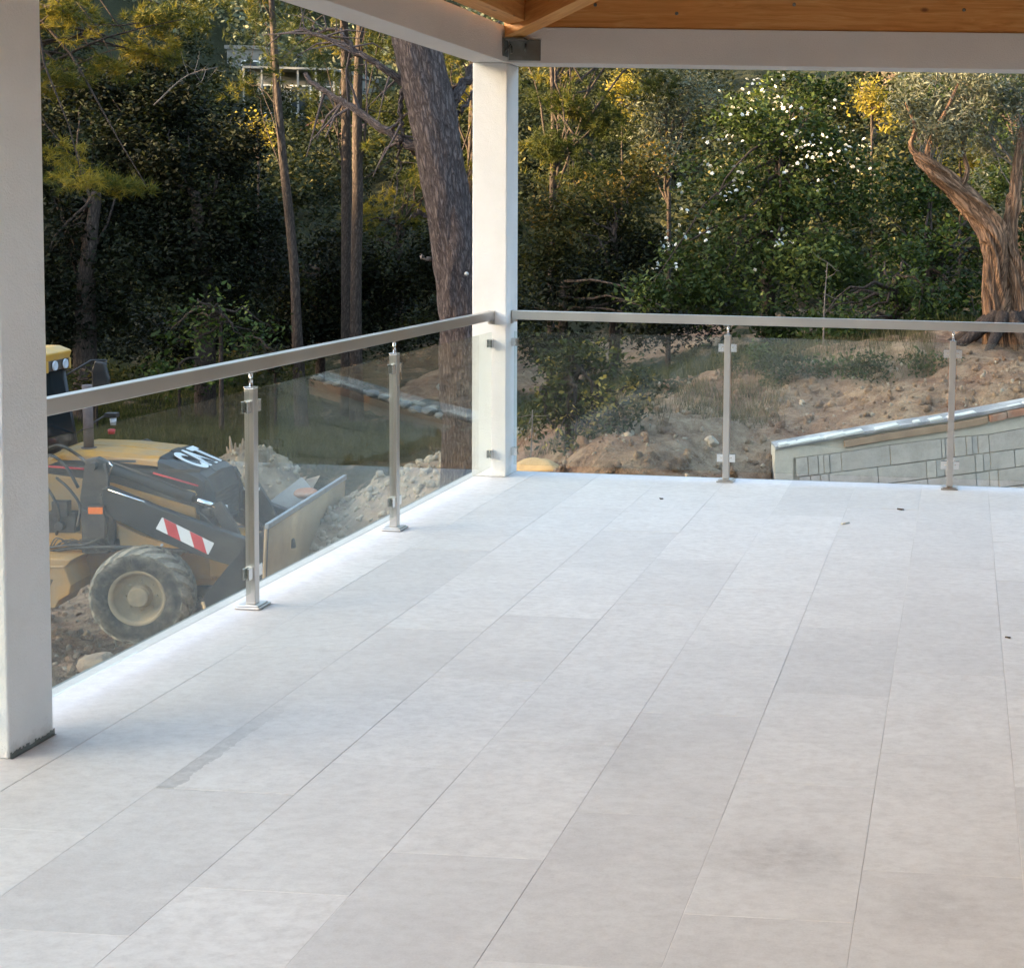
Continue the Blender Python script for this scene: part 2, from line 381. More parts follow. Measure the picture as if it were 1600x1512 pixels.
MT = dict(
    tile=m_tile(), grout=simple('grout', (0.62, 0.61, 0.605), 0.9, var=0.4, scale=1.6, bump=0.3),
    stucco=m_stucco(),
    stuccob=simple('beam_stucco', (0.70, 0.685, 0.66), 0.9, var=0.04, scale=2.5, bump=0.45, bscale=130),
    concrete=simple('raw_concrete', (0.40, 0.39, 0.37), 0.9, var=0.15, scale=5, bump=0.6),
    block=m_block(),
    mortar=simple('mortar_band', (0.60, 0.545, 0.45), 0.95, var=0.12, scale=6, bump=0.7),
    film=simple('white_cement_strip', (0.50, 0.49, 0.48), 0.85, var=0.25, scale=7, bump=0.6, dirt=(0.22, 0.22, 0.23), dirt_amt=0.7),
    plank=simple('weathered_plank', (0.36, 0.24, 0.15), 0.85, var=0.2, scale=5, bump=0.4),
    brickm=simple('coping_clay', (0.42, 0.19, 0.11), 0.9, var=0.25, scale=9, bump=0.5, dirt=(0.4, 0.33, 0.26), dirt_amt=0.4),
    wood=m_wood(), steel=m_brushed('stainless_steel', (0.58, 0.545, 0.51), 0.33), steel2=m_brushed('bright_steel', (0.78, 0.77, 0.75), 0.2),
    gal=simple('galvanised_steel', (0.24, 0.26, 0.25), 0.55, 0.7, var=0.25, scale=9, dirt=(0.15, 0.15, 0.13), dirt_amt=0.5),
    glass=m_glass(), ground=m_ground(), tyre=m_tyre(),
    yellow=simple('dusty_yellow_paint', (0.54, 0.255, 0.045), 0.55, var=0.14, scale=5, dirt=(0.36, 0.23, 0.115), dirt_amt=0.42, bump=0.08),
    yellowc=simple('yellow_paint', (0.50, 0.27, 0.045), 0.45, var=0.1, scale=5, dirt=(0.4, 0.27, 0.12), dirt_amt=0.3),
    black=simple('dusty_black_paint', (0.014, 0.014, 0.016), 0.5, var=0.3, scale=6, dirt=(0.05, 0.043, 0.036), dirt_amt=0.45, bump=0.05),
    dark=simple('greasy_dark_metal', (0.028, 0.026, 0.025), 0.6, 0.2, var=0.4, scale=9, dirt=(0.09, 0.07, 0.055), dirt_amt=0.6, bump=0.3),
    bucket=simple('muddy_steel', (0.52, 0.35, 0.19), 0.85, 0.0, var=0.18, scale=2.5, dirt=(0.34, 0.23, 0.13), dirt_amt=0.55, bump=0.4, bscale=14),
    edge=simple('worn_edge_steel', (0.42, 0.44, 0.47), 0.4, 0.8, var=0.2, scale=12),
    rim=simple('dusty_rim', (0.38, 0.28, 0.16), 0.75, var=0.2, scale=8, dirt=(0.24, 0.19, 0.13), dirt_amt=0.5, bump=0.3),
    rust=simple('rusty_brown', (0.15, 0.115, 0.105), 0.8, 0.2, var=0.2, scale=12),
    chrome=m_brushed('chrome_rod', (0.85, 0.85, 0.85), 0.1), white=simple('white_paint', (0.8, 0.8, 0.8), 0.5, var=0.04),
    red=simple('red_paint', (0.62, 0.045, 0.05), 0.45, var=0.12), orange=simple('orange_reflector', (0.9, 0.2, 0.03), 0.25, var=0.05),
    lens=simple('lamp_lens', (0.5, 0.52, 0.56), 0.1, var=0.05), cabglass=simple('cab_glass', (0.012, 0.016, 0.018), 0.12, var=0.1),
    hose=simple('rubber_hose', (0.03, 0.028, 0.028), 0.6, var=0.3, dirt=(0.12, 0.10, 0.08), dirt_amt=0.5),
    ink=simple('dark_lettering', (0.03, 0.025, 0.02), 0.6),
    earth=simple('pale_earth', (0.34, 0.26, 0.175), 0.95, var=0.3, scale=5, bump=1.0, bscale=26, dirt=(0.20, 0.14, 0.10), dirt_amt=0.6),
    rock=simple('limestone_rock', (0.36, 0.30, 0.225), 0.95, var=0.25, scale=4, bump=0.9, dirt=(0.28, 0.19, 0.12), dirt_amt=0.5),
    ochre=simple('ochre_rock', (0.50, 0.33, 0.15), 0.95, var=0.2, scale=4, bump=0.8),
    stone=simple('grey_stone', (0.17, 0.165, 0.15), 0.95, var=0.25, scale=4, bump=0.9),
    bankboard=simple('earthy_board', (0.075, 0.048, 0.032), 0.9, var=0.3, scale=4, bump=0.5),
    debris=simple('rubble', (0.40, 0.325, 0.23), 0.95, var=0.25, scale=2, bump=0.6),
    pinebark=m_bark('pine_bark', (0.23, 0.18, 0.168), (0.032, 0.022, 0.022), (17, 17, 4.2), 0.30, 1.0, 0.06, True),
    darkbark=m_bark('dark_bark', (0.085, 0.062, 0.050), (0.018, 0.013, 0.011), (12, 12, 3), 0.3, 0.8, 0.02),
    olivebark=m_bark('olive_bark', (0.50, 0.29, 0.175), (0.025, 0.013, 0.009), (11, 11, 1.3), 0.3, 1.0, 0.06, True),
    twig=simple('dry_twig', (0.13, 0.105, 0.09), 0.9, var=0.3, scale=10),
    pine=m_leaf('pine_needles', (0.014, 0.020, 0.005), (0.055, 0.064, 0.012), (0.22, 0.165, 0.022), 0.35),
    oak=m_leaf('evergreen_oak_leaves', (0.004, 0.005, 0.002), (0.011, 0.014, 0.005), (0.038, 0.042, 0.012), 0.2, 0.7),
    laurel=m_leaf('laurel_leaves', (0.010, 0.016, 0.004), (0.038, 0.062, 0.013), (0.14, 0.17, 0.035), 0.25, 0.45),
    bushleaf=m_leaf('glossy_bush_leaves', (0.014, 0.024, 0.005), (0.052, 0.074, 0.020), (0.19, 0.21, 0.055), 0.3, 0.6),
    laurel2=m_leaf('mid_green_leaves', (0.016, 0.026, 0.007), (0.046, 0.072, 0.018), (0.13, 0.16, 0.04), 0.3, 0.5),
    olive=m_leaf('olive_leaves', (0.07, 0.075, 0.05), (0.17, 0.17, 0.12), (0.30, 0.29, 0.21), 0.25, 0.6),
    mixleaf=m_leaf('mixed_leaves', (0.014, 0.017, 0.006), (0.045, 0.045, 0.013), (0.20, 0.12, 0.03), 0.35, 0.7),
    ivy=m_leaf('bush_leaves_sun_tint', (0.012, 0.018, 0.006), (0.055, 0.065, 0.016), (0.50, 0.36, 0.09), 0.3, 0.4),  # brightest tint imitates leaves lit yellow by the sun
    grass=m_leaf('grass_blades', (0.025, 0.032, 0.010), (0.06, 0.066, 0.022), (0.15, 0.125, 0.055), 0.3, 0.8),
    drygrass=m_leaf('dry_grass', (0.05, 0.042, 0.022), (0.12, 0.10, 0.055), (0.26, 0.21, 0.12), 0.3, 0.8),
    sun_gold=m_leaf('sunlight_gold_leaves', (0.12, 0.10, 0.02), (0.30, 0.23, 0.04), (0.50, 0.38, 0.09), 0.4, 0.7),  # yellow leaf colours that stand in for foliage in sunlight
    far=m_leaf('haze_tinted_canopy', (0.05, 0.058, 0.038), (0.11, 0.12, 0.075), (0.26, 0.22, 0.13), 0.2, 0.9),  # paler and greyer, with the distance haze mixed into the leaf colour
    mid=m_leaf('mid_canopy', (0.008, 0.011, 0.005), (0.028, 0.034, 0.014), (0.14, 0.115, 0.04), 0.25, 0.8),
    flower=simple('white_petals', (0.62, 0.62, 0.58), 0.6, var=0.03),
    roofred=simple('terracotta_roof', (0.24, 0.095, 0.06), 0.85, var=0.2, scale=1.5),
    render=simple('pale_render', (0.20, 0.19, 0.175), 0.9, var=0.05, scale=1), winglass=simple('window_glass', (0.05, 0.06, 0.07), 0.1),
)

# ================================================================== TERRACE (world: x right along the far railing, y away, z up)
T0 = -0.2624           # x of the first long tile joint
EX, EY = -0.265, 0.232 # outer edges of the floor
BACK, RIGHT = -11.2, 6.55
floor = MB().box((EX+0.012, BACK, -0.30), (RIGHT, EY-0.012, -0.0010)).build('terrace_floor', MT['grout'])
tag(floor, kind='structure')
tag_edge = MB().box((EX, BACK, -0.06), (EX+0.012, EY, -0.001)).box((EX+0.012, EY-0.012, -0.06), (RIGHT, EY, -0.001)).build('edge_trim', MT['gal'], floor)
phase = {0: .26, 1: .5, 2: .0, 3: .24, 4: .48, 5: .78, 6: .24, 7: .515, 8: .3, 9: .0}
G = 0.0018
tile_cache = {}
def tile_mesh(wd, ln):
    k = (round(wd, 3), round(ln, 3))
    if k not in tile_cache:
        a, b = wd/2, ln/2; e = 0.0005
        mb = MB()
        vs_ = [(-a, -b, -.010), (a, -b, -.010), (a, b, -.010), (-a, b, -.010), (-a, -b, -e), (a, -b, -e), (a, b, -e), (-a, b, -e),
               (-a+e, -b+e, 0), (a-e, -b+e, 0), (a-e, b-e, 0), (-a+e, b-e, 0)]
        mb.add(vs_, [(8, 9, 10, 11)] + [(i, (i+1) % 4, 4+(i+1) % 4, 4+i) for i in range(4)] + [(4+i, 4+(i+1) % 4, 8+(i+1) % 4, 8+i) for i in range(4)])
        tile_cache[k] = mb.mesh('tile', MT['tile'])
    return tile_cache[k]
nt_ = 0
for k in range(0, 17):
    x0 = max(T0+.4*k, EX+.013); x1 = min(T0+.4*(k+1), RIGHT)
    ph = phase.get(k, random.choice([0, .26, .5, .74]))
    y = EY-.012; cuts = [y]
    n = math.floor((y-ph)/.8); yy = n*.8+ph
    if y-yy < .03: yy -= .8
    while yy > BACK: cuts.append(yy); yy -= .8
    cuts.append(BACK)
    for a, b in zip(cuts[:-1], cuts[1:]):
        if a-b < 0.02: continue
        o = link('tile', tile_mesh(x1-x0-G, a-b-G), floor)
        o.location = ((x0+x1)/2, (a+b)/2, random.uniform(-.0006, .0004)); nt_ += 1
# masonry under the terrace
base = MB().box((EX+0.03, BACK, -3.4), (RIGHT, EY-0.03, -0.302)).build('terrace_base', MT['concrete'])
tag(base, kind='structure')

H = 2.505
def column(x0, y0, x1, y1, label, base_dirt=False, z1=H):
    o = MB().box((x0, y0, 0.001), (x1, y1, z1-.002)).build('column', MT['stucco'], None, 0.006)
    tag(o, label, 'column', 'white square columns of the terrace')
    return o
c1 = column(-.2116, 0, 0, .2257, 'white square corner column where the two glass railings meet')
c2 = column(-.20, -4.654, .0116, -4.445, 'white square column at the left edge, nearest to the camera')
c3 = column(-.20, -9.4, .0116, -9.19, 'white square column beyond the left edge, behind the viewer')
c4 = column(5.3, 0, 5.51, .2257, 'white square column at the far end of the right railing')
# rough unpainted band at the feet of two columns
def foot(c, x0, y0, x1, y1, hh, seed):
    r = random.Random(seed); mb = MB(); n = 26
    for (ax, ay, bx, by) in ((x0, y0, x1, y0), (x1, y0, x1, y1)):
        nx, ny = (0, -1) if ay == by else (1, 0)
        for i in range(n):
            t0, t1 = i/n, (i+1)/n; h = hh*r.uniform(.45, 1.1)
            p0 = Vector((ax+(bx-ax)*t0, ay+(by-ay)*t0, .0015)); p1 = Vector((ax+(bx-ax)*t1, ay+(by-ay)*t1, .0015)); o3 = Vector((nx, ny, 0))*.0035
            mb.add([p0+o3, p1+o3, p1+o3+Vector((0, 0, h)), p0+o3+Vector((0, 0, h)), p0+o3*3, p1+o3*3], [(0, 1, 2, 3), (4, 5, 1, 0)])
    return mb
foot(c2, .012, -4.654, .0116, -4.445, .018, 3).build('rough_base', MT['gal'], c2)

bl = MB().box((-.2116, BACK, H), (0, .2257, 2.717)).build('beam', MT['stuccob'], None, .004)
tag(bl, 'long white ring beam over the left railing', 'beam')
br = MB().box((.0015, 0, H), (6.6, .2257, 2.717)).build('beam', MT['stuccob'], None, .004)
tag(br, 'long white ring beam over the right railing', 'beam')
def board(name, L, D, Hh, loc, rot, parent=None):
    o = MB().box((0, 0, 0), (L, D, Hh)).build(name, MT['wood'], parent, .003)
    o.matrix_world = Matrix.Translation(loc) @ Euler(rot).to_matrix().to_4x4(); return o
# timber roof: one thing, plates, hip rafter, common rafters and boarding
roof = empty('timber_roof', (0, 0, 2.719))
tag(roof, 'orange pine roof timbers resting on the white ring beams', 'roof')
def rboard(name, L, D, Hh, loc, rot=(0, 0, 0)):
    o = board(name, L, D, Hh, (0, 0, 0), (0, 0, 0), roof)
    o.matrix_parent_inverse = Matrix(); o.location = Vector(loc)-roof.location; o.rotation_euler = rot; return o
rp = rboard('wall_plate', 6.5, .09, .24, (.06, .012, 2.719))
lp = rboard('wall_plate', 11.1, .15, .24, (.036, 0.0, 2.719), (0, 0, -pi/2))
mbb = MB()
for x, z in ((.53, .135), (1.02, .09), (1.72, .15), (2.72, .13)):
    mbb.lathe([(-.008, .0), (-.008, .009), (0, .011)], 10, 'y', True, (x-.06+.0, 0, z))
bo = mbb.build('bolt_head', MT['gal'], rp)
PS = .22
hip_dir = Vector((1, -1, PS)).normalized()
hp = MB().box((0, -.055, 0), (5.2, .055, .20)).build('hip_rafter', MT['wood'], roof, .003)
mx = hip_dir; my = Vector((1, 1, 0)).normalized(); mz = mx.cross(my)
mm = Matrix((mx, my, mz)).transposed().to_4x4(); mm.translation = Vector((.055, -.055, 2.648))-roof.location
hp.matrix_local = mm
for i in range(1, 10):
    a = i*.62+.45
    L = 5.2
    # rafters from the right beam running back, and from the left beam running right
    for d in (0, 1):
        if d == 0: o_, X = Vector((a, -.005, 2.965)), Vector((0, -1, PS)).normalized()
        else: o_, X = Vector((.04, -a, 2.965)), Vector((1, 0, PS)).normalized()
        Lr = min(a, 3.6)/X.xy.length - .08
        b = MB().box((0, -.04, 0), (Lr, .04, .14)).build('rafter', MT['wood'], roof, .002)
        Yv = Vector((0, 0, 1)).cross(X).normalized(); Zv = X.cross(Yv)
        m4 = Matrix((X, Yv, Zv)).transposed().to_4x4(); m4.translation = o_-roof.location; b.matrix_local = m4
rk = 3.4
dz = PS
def rp_(x, y):
    h = min(max(0, x+.5), max(0, -y+.7), rk)
    return h*dz+3.02-.15+.0
rv = [(-.6, .7), (7, .7), (7, BACK), (-.6, BACK), (3.0, -2.9), (7, -2.9), (3.0, BACK)]
mbr = MB()
def rvz(x, y): return 2.92+.16+PS*min(x+.1, -y+.1, 3.1) - roof.location.z
P_ = {n: (x, y, rvz(x, y)) for n, (x, y) in dict(a=(-.55, .55), b=(7, .55), c=(-.55, BACK), d=(3, -3), e=(7, -3), f=(3, BACK), g=(7, BACK)).items()}
for fc in (('a', 'd', 'e', 'b'), ('a', 'c', 'f', 'd'), ('d', 'f', 'g', 'e')):
    lo = [P_[q] for q in fc]; hi = [(x, y, z+.05) for x, y, z in lo]
    mbr.add(lo+hi, [(0, 1, 2, 3), (7, 6, 5, 4), (0, 4, 5, 1), (1, 5, 6, 2), (2, 6, 7, 3), (3, 7, 4, 0)])
mbr.build('roof_deck', MT['wood'], roof)
# steel shoe below the hip rafter
sh = MB().box((.012, -.012, 2.518), (.205, -.002, 2.640)).box((.002, -.10, 2.535), (.010, -.012, 2.645)).box((.012, -.09, 2.632), (.13, -.012, 2.644))
sh = sh.build('steel_shoe', MT['gal'], None, .002)
tag(sh, 'grey steel shoe plate under the hip rafter at the corner column', 'bracket')
for x, z in ((.115, 2.615), (.03, 2.60)):
    MB().tube([(x, -.016, z), (x+.012, -.05, z-.045)], .006, 8).build('bolt', MT['gal'], sh)
MB().tube([(.010, -.07, 2.56), (.03, -.03, 2.61)], .005, 8).build('bolt', MT['gal'], sh)

# ------------------------------------------------------------------ railings
RZ = 1.0145
def post(parent, x, y, along):   # along: 'x' or 'y', the way the railing runs
    e = MB().box((-.0195, -.0195, .016), (.0195, .0195, .894)).build('post', MT['steel'], parent, .0025)
    e.location = (x, y, 0)
    MB().box((-.0205, -.0205, .894), (.0205, .0205, .899)).build('post_cap', MT['steel2'], e, .001)
    MB().box((-.052, -.052, .001), (.052, .052, .010)).box((-.043, -.043, .010), (.043, .043, .016)).build('base_plate', MT['steel'], e, .003)
    MB().tube([(0, 0, .899), (0, 0, .958)], .0075, 12).build('spindle', MT['steel2'], e)
    mb = MB()
    if along == 'x': mb.box((-.03, -.014, .956), (.03, .014, .9595))
    else: mb.box((-.014, -.03, .956), (.014, .03, .9595))
    mb.build('saddle', MT['steel2'], e)
    for z in (.82, .145):
        for s in (-1, 1):
            m = MB()
            if along == 'x':
                m.box((s*.0195, -.014, z-.024), (s*.056, -.0065, z+.024)).box((s*.0195, .0065, z-.024), (s*.056, .014, z+.024)).box((s*.0195, -.0062, z-.024), (s*.026, .0062, z+.024))
                m.lathe([(-.0165, 0), (-.0165, .005), (-.0145, .006)], 10, 'y', True, (s*.031, 0, z))
            else:
                m.box((-.014, s*.0195, z-.024), (-.0065, s*.056, z+.024)).box((.0065, s*.0195, z-.024), (.014, s*.056, z+.024)).box((-.0062, s*.0195, z-.024), (.0062, s*.026, z+.024))
            m.build('glass_clamp', MT['steel2'], e, .001)
    return e
def glass(parent, a, b, along, c, z0=.062, z1=.886):
    mb = MB()
    if along == 'x': mb.box((a, c-.005, z0), (b, c+.005, z1))
    else: mb.box((c-.005, a, z0), (c+.005, b, z1))
    return mb.build('glass_panel', MT['glass'], parent)
def bracket(parent, x, y, along, s):
    """clamps fixed to a column face; s: direction the glass leaves the face"""
    for z in (.82, .145):
        m = MB()
        if along == 'x': m.box((min(0, s*.04), -.016, z-.024), (max(0, s*.04), -.0065, z+.024)).box((min(0, s*.04), .0065, z-.024), (max(0, s*.04), .016, z+.024))
        else: m.box((-.016, min(0, s*.04), z-.024), (-.0065, max(0, s*.04), z+.024)).box((.0065, min(0, s*.04), z-.024), (.016, max(0, s*.04), z+.024))
        o = m.build('wall_clamp', MT['steel2'], parent, .001); o.location = (x, y, 0)
    m = MB()
    if along == 'x': m.box((0 if s > 0 else -.004, -.022, .935), (.004 if s > 0 else 0, .022, RZ+.002)).box((0, -.012, .945), (s*.03, .012, .9585)) if s > 0 else m.box((-.004, -.022, .935), (0, .022, RZ+.002))
    else: m.box((-.022, -.004 if s < 0 else 0, .935), (.022, 0 if s < 0 else .004, RZ+.002)).box((-.012, min(s*.03, 0), .945), (.012, max(s*.03, 0), .9585))
    o = m.build('wall_plate_steel', MT['steel'], parent, .001); o.location = (x, y, 0)

RX, RY = -.0906, .1106
def rail_y(y_near, y_far, posts, label, near_col=True):
    t = empty('glass_railing', (0, 0, 0)); tag(t, label, 'railing')
    MB().box((RX-.021, y_near+.005, .960), (RX+.021, y_far-.005, RZ)).build('handrail', MT['steel'], t, .003)
    ends = [y_near+.004]+posts+[y_far-.012]
    for i, (a, b) in enumerate(zip(ends[:-1], ends[1:])):
        glass(t, a+(.027 if i else .012), b-(.027 if i < len(ends)-2 else .0), 'y', RX)
    for y in posts: post(t, RX, y, 'y')
    bracket(t, RX, y_far, 'y', -1); bracket(t, RX, y_near, 'y', 1)
    return t
r1 = rail_y(-4.445, 0, [-2.99, -1.5116], 'steel railing with glass panels along the left edge, in front of the wheel loader')
r2 = rail_y(-9.19, -4.654, [-7.68, -6.17], 'steel glass railing continuing left of the near column, behind the viewer')
r3 = empty('glass_railing'); tag(r3, 'steel railing with glass panels along the far edge, in front of the earth bank', 'railing')
MB().box((.005, RY-.021, .960), (5.295, RY+.021, RZ)).build('handrail', MT['steel'], r3, .003)
px = [1.3391, 2.7053, 4.05]; ends = [.004]+px+[5.29]
for i, (a, b) in enumerate(zip(ends[:-1], ends[1:])): glass(r3, a+(.027 if i else .012), b-.027, 'x', RY)
for x in px: post(r3, x, RY, 'x')
bracket(r3, 0, RY, 'x', 1)

# house behind the terrace (out of frame, seen only in reflections)
MT['housewall'] = simple('sand_render', (0.38, 0.37, 0.36), 0.9, var=0.05, scale=2, bump=0.3)
house = empty('house', (0, BACK, 0)); tag(house, 'house with a white wall behind the terrace and a sand coloured wing added on the right to cut the light', 'house')
hw = MB().box((1.2, -.30, -3.3), (6.56, -.002, 3.0)).build('wall', MT['stucco'], house)
MB().box((6.57, -.30, -3.3), (6.87, 8.6, 3.0)).build('wall', MT['housewall'], house)  # wing added out of frame to hold back light from the right
for x in (2.0, 4.6):
    f = MB().box((x, -.002, .02), (x+1.8, .03, 2.2)).build('window', MT['steel'], house)
    MB().box((x+.06, .03, .08), (x+.88, .036, 2.14)).box((x+.94, .03, .08), (x+1.74, .036, 2.14)).build('pane', MT['winglass'], f)

# small litter on the floor
def litter(name, label, x, y, mat, s, cat, seed):
    r = random.Random(seed); mb = MB()
    pts = [(r.uniform(-s, s)*1.6, r.uniform(-s, s), r.uniform(.0015, s*.5)) for _ in range(4)]
    mb.tube(pts, [s*.25, s*.35, s*.3, s*.1], 6)
    mb.add([(-s, 0, .002), (0, -s*.5, s*.35), (s, 0, .002), (0, s*.5, s*.3)], [(0, 1, 2, 3)])
    o = mb.build(name, mat); o.location = (x, y, .001); tag(o, label, cat); return o
def floor_at(u, v):
    r = ray(u, v); return CAM + r*((0-CAM.z)/r.z)
for (u, v, nm, lb, mt, s, ct, sd_) in ((1034, 780, 'dry_leaf', 'small dark dry leaf lying on the tiles nearer the corner column', MT['bankboard'], .011, 'leaf', 1),
        (1407, 797, 'dry_leaf', 'small curled dark leaf on the tiles in front of the right posts', MT['bankboard'], .013, 'leaf', 2),
        (1577, 997, 'dry_leaf', 'tiny dark leaf crumb at the right edge of the floor', MT['bankboard'], .010, 'leaf', 3),
        (1320, 819, 'plaster_crumb', 'small white plaster crumb lying on a tile joint', MT['flower'], .016, 'crumb', 4)):
    p = floor_at(u, v); litter(nm, lb, p.x, p.y, mt, s, ct, sd_)

# ================================================================== TERRAIN
def P(u, v, d): q = at(u, v, d); return (q.x, q.y, q.z)
ctrl = []
for (x, y) in ((-1, -8), (-1, -3), (-1, 0), (-3, -6), (-3, 0), (-6, -4), (-6, 3), (-10, -4), (-10, 4), (-14, -6), (-14, 4), (-4, 5), (-2, 4), (-1, 2.2), (-6, 8), (-9, 9), (2, -10), (6, -8), (6, -2), (2, -4), (-1, -14), (-8, -14), (4, -16), (12, -14)):
    ctrl.append((x, y, -3.0))
for q in ((3, -1, -3.0), (1, -1.0, -2.6), (5, -.8, -2.6)): ctrl.append(q)
for a in ((640, 725, 19.5), (500, 735, 21), (300, 735, 21.5), (120, 740, 21), (760, 700, 20), (450, 665, 25.5), (200, 660, 26), (620, 672, 24.5), (60, 660, 26),
          (490, 596, 30), (740, 662, 25.5), (620, 628, 27.5), (700, 575, 30), (600, 560, 32), (200, 560, 33), (50, 560, 33), (400, 545, 34),
          (850, 742, 10), (1000, 744, 10.5), (900, 722, 12.5), (1000, 700, 13), (1080, 742, 10), (1150, 745, 9.9), (1060, 664, 14.5), (1120, 634, 15.2), (1180, 605, 16),
          (1300, 562, 17), (1450, 552, 17), (1600, 548, 17), (1700, 548, 17), (1400, 664, 14.4), (1250, 692, 14.4), (1600, 628, 14.6), (1500, 600, 16), (1250, 640, 15.3), (1700, 622, 14.6), (1900, 600, 15),
          (1300, 545, 22), (1500, 535, 22), (1700, 520, 23), (830, 690, 14.5), (880, 660, 18), (960, 620, 20), (820, 640, 22), (1050, 590, 21)):
    ctrl.append(P(*a))
for (u, d, z) in ((1250, 12.6, -1.7), (1350, 11, -2), (1500, 12, -1.9), (1650, 11.5, -2), (1350, 13.3, -1.4), (1500, 13.3, -1.4), (1650, 13.3, -1.4), (1800, 12, -2), (1900, 13.5, -1.5)):
    q = at(u, 600, d); ctrl.append((q.x, q.y, z))
for (x, y, z) in ((-45, 50, 9), (-20, 50, 4.5), (0, 45, 4.5), (20, 45, 6.5), (-60, 90, 26), (-25, 90, 17), (10, 90, 19), (45, 80, 22), (-60, 150, 46), (-20, 150, 44), (30, 150, 46), (80, 140, 46),
                  (-13, 30, -1.4), (-2, 26, -.2), (8, 26, .8), (-25, 22, -1.2), (-22, 8, -2.6), (14, 12, .4), (14, 4, -.2), (24, 12, 3), (30, -10, 1),
                  (-34, 0, -.5), (-34, 14, .0), (-46, 0, 2.0), (-46, 16, 2.2), (-46, -20, 7.5), (-70, 10, 4), (-70, -30, 14), (-34, -20, 0), (-24, -14, -2.6), (-16, -22, -3), (0, -30, -2.5), (20, -40, 0), (-30, -60, 2), (60, 20, 12), (60, -40, 8), (-110, 0, 12), (-100, 70, 30), (110, 60, 34), (120, -60, 30), (0, -110, 16), (-110, -100, 34), (110, -120, 30), (-90, 170, 52), (110, 170, 54), (0, 185, 56)):  # high points far left form an unseen ridge added to block low sun
    ctrl.append((x, y, z))
for a_ in ((508, 222, 62, -1.6), (470, 140, 70, -2.2), (392, 92, 80, -1.6), (508, 235, 58, -1.6), (470, 150, 66, -2.2), (392, 100, 75, -1.6)):
    q = at(*a_[:3]); ctrl.append((q.x, q.y, q.z+a_[3]))
WA = at(1211, 741, 14.0); WX = at(1640, 741, 14.5)-WA; WX.z = 0; WX.normalize()
ctrl = np.array(ctrl); CX = ctrl[:, :2]
def _phi(r2): return np.sqrt(r2+1.2)
_A = _phi(((CX[:, None]-CX[None])**2).sum(-1)); n_ = len(ctrl)
_A = np.block([[_A+np.eye(n_)*(-.01), np.ones((n_, 1))], [np.ones((1, n_)), np.zeros((1, 1))]])
_W = np.linalg.solve(_A, np.append(ctrl[:, 2], 0))
def ground_z(x, y, detail=True):
    x = np.atleast_1d(np.asarray(x, float)); y = np.atleast_1d(np.asarray(y, float))
    z = np.full(x.shape, _W[-1])
    for i in range(n_): z = z + _W[i]*_phi((x-CX[i, 0])**2+(y-CX[i, 1])**2)
    if detail:
        dd = np.sqrt((x-2.7)**2+(y+8.6)**2); k = np.clip(dd/60, 0.0, 1.5)
        z = z + fbm(x*.9, y*.9, 6, 3, .55)*.20 + fbm(x*5.5, y*5.5, 4, 15, .6)*.055 + fbm(x*.12, y*.12, 4, 9)*k*1.6
        z = z + np.maximum(0, fbm(x*3.1, y*3.1, 4, 5, .6))*.10
    al = (x-WA.x)*WX.x+(y-WA.y)*WX.y; ac = -(x-WA.x)*WX.y+(y-WA.y)*WX.x
    z = np.where((al > -.03) & (ac < .16) & (y > EY) & (al < 9), np.minimum(z, -1.75), z)
    inside = (x > EX-.35) & (x < RIGHT+.3) & (y > BACK-.4) & (y < EY+.12)
    z = np.where(inside, np.minimum(z, -.55), z)
    return z
def gz1(x, y): return float(ground_z(x, y, True)[0])

def axis(dense0, dense1, step, far0, far1, g=1.16):
    a = list(np.arange(dense0, dense1+1e-6, step)); s_ = step; q = dense1; 
    while q < far1: s_ *= g; q += s_; a.append(q)
    s_ = step; q = dense0
    while q > far0: s_ *= g; q -= s_; a.insert(0, q)
    return np.array(a)
gx = axis(-13, 7, .075, -130, 130, 1.10); gy = axis(-1.5, 17.5, .085, -130, 190, 1.07)
XX, YY = np.meshgrid(gx, gy); ZZ = ground_z(XX.ravel(), YY.ravel()).reshape(XX.shape)
nx_, ny_ = len(gx), len(gy)
verts = np.stack([XX.ravel(), YY.ravel(), ZZ.ravel()], 1)
ii = (np.arange(ny_-1)[:, None]*nx_+np.arange(nx_-1)[None]).ravel()
quads = np.stack([ii, ii+1, ii+1+nx_, ii+nx_], 1)
def mesh_np(name, verts, faces, k, mat, tint=None, smooth=False, attr='tint', dom='FACE'):
    me = bpy.data.meshes.new(name); nf = len(faces)
    me.vertices.add(len(verts)); me.vertices.foreach_set('co', np.ascontiguousarray(verts, dtype=np.float32).ravel())
    me.loops.add(nf*k); me.loops.foreach_set('vertex_index', np.ascontiguousarray(faces, dtype=np.int32).ravel())
    me.polygons.add(nf); me.polygons.foreach_set('loop_start', np.arange(nf, dtype=np.int32)*k)
    try: me.polygons.foreach_set('loop_total', np.full(nf, k, dtype=np.int32))
    except Exception: pass
    me.update(calc_edges=True)
    if smooth: me.polygons.foreach_set('use_smooth', np.ones(nf, dtype=bool))
    if tint is not None:
        a = me.attributes.new(attr, 'FLOAT', dom); a.data.foreach_set('value', np.ascontiguousarray(tint, dtype=np.float32))
    me.materials.append(mat); return me
vx, vy = XX.ravel(), YY.ravel()
veg = np.zeros(len(vx))
dcam = (vx-2.7)*(-.0676)+(vy+8.6)                      # rough distance along the view
slope_left = (vx < -1.5) & (vy > 11.5)
veg = np.where(vy > 11.5, .62, veg); veg = np.where((vx < -1.0) & (vy > 10.8), .66, veg)
veg = np.where((vx < -2.0) & (vy > 19.5) & (vy < 24) & (vx > -9), .30, veg)   # bare earth above the low wall
veg = np.where(vy > 26, .9, veg); veg = np.where(vx > 12, .85, veg); veg = np.where(vx < -16, .9, veg); veg = np.where(vy < -14, .8, veg)
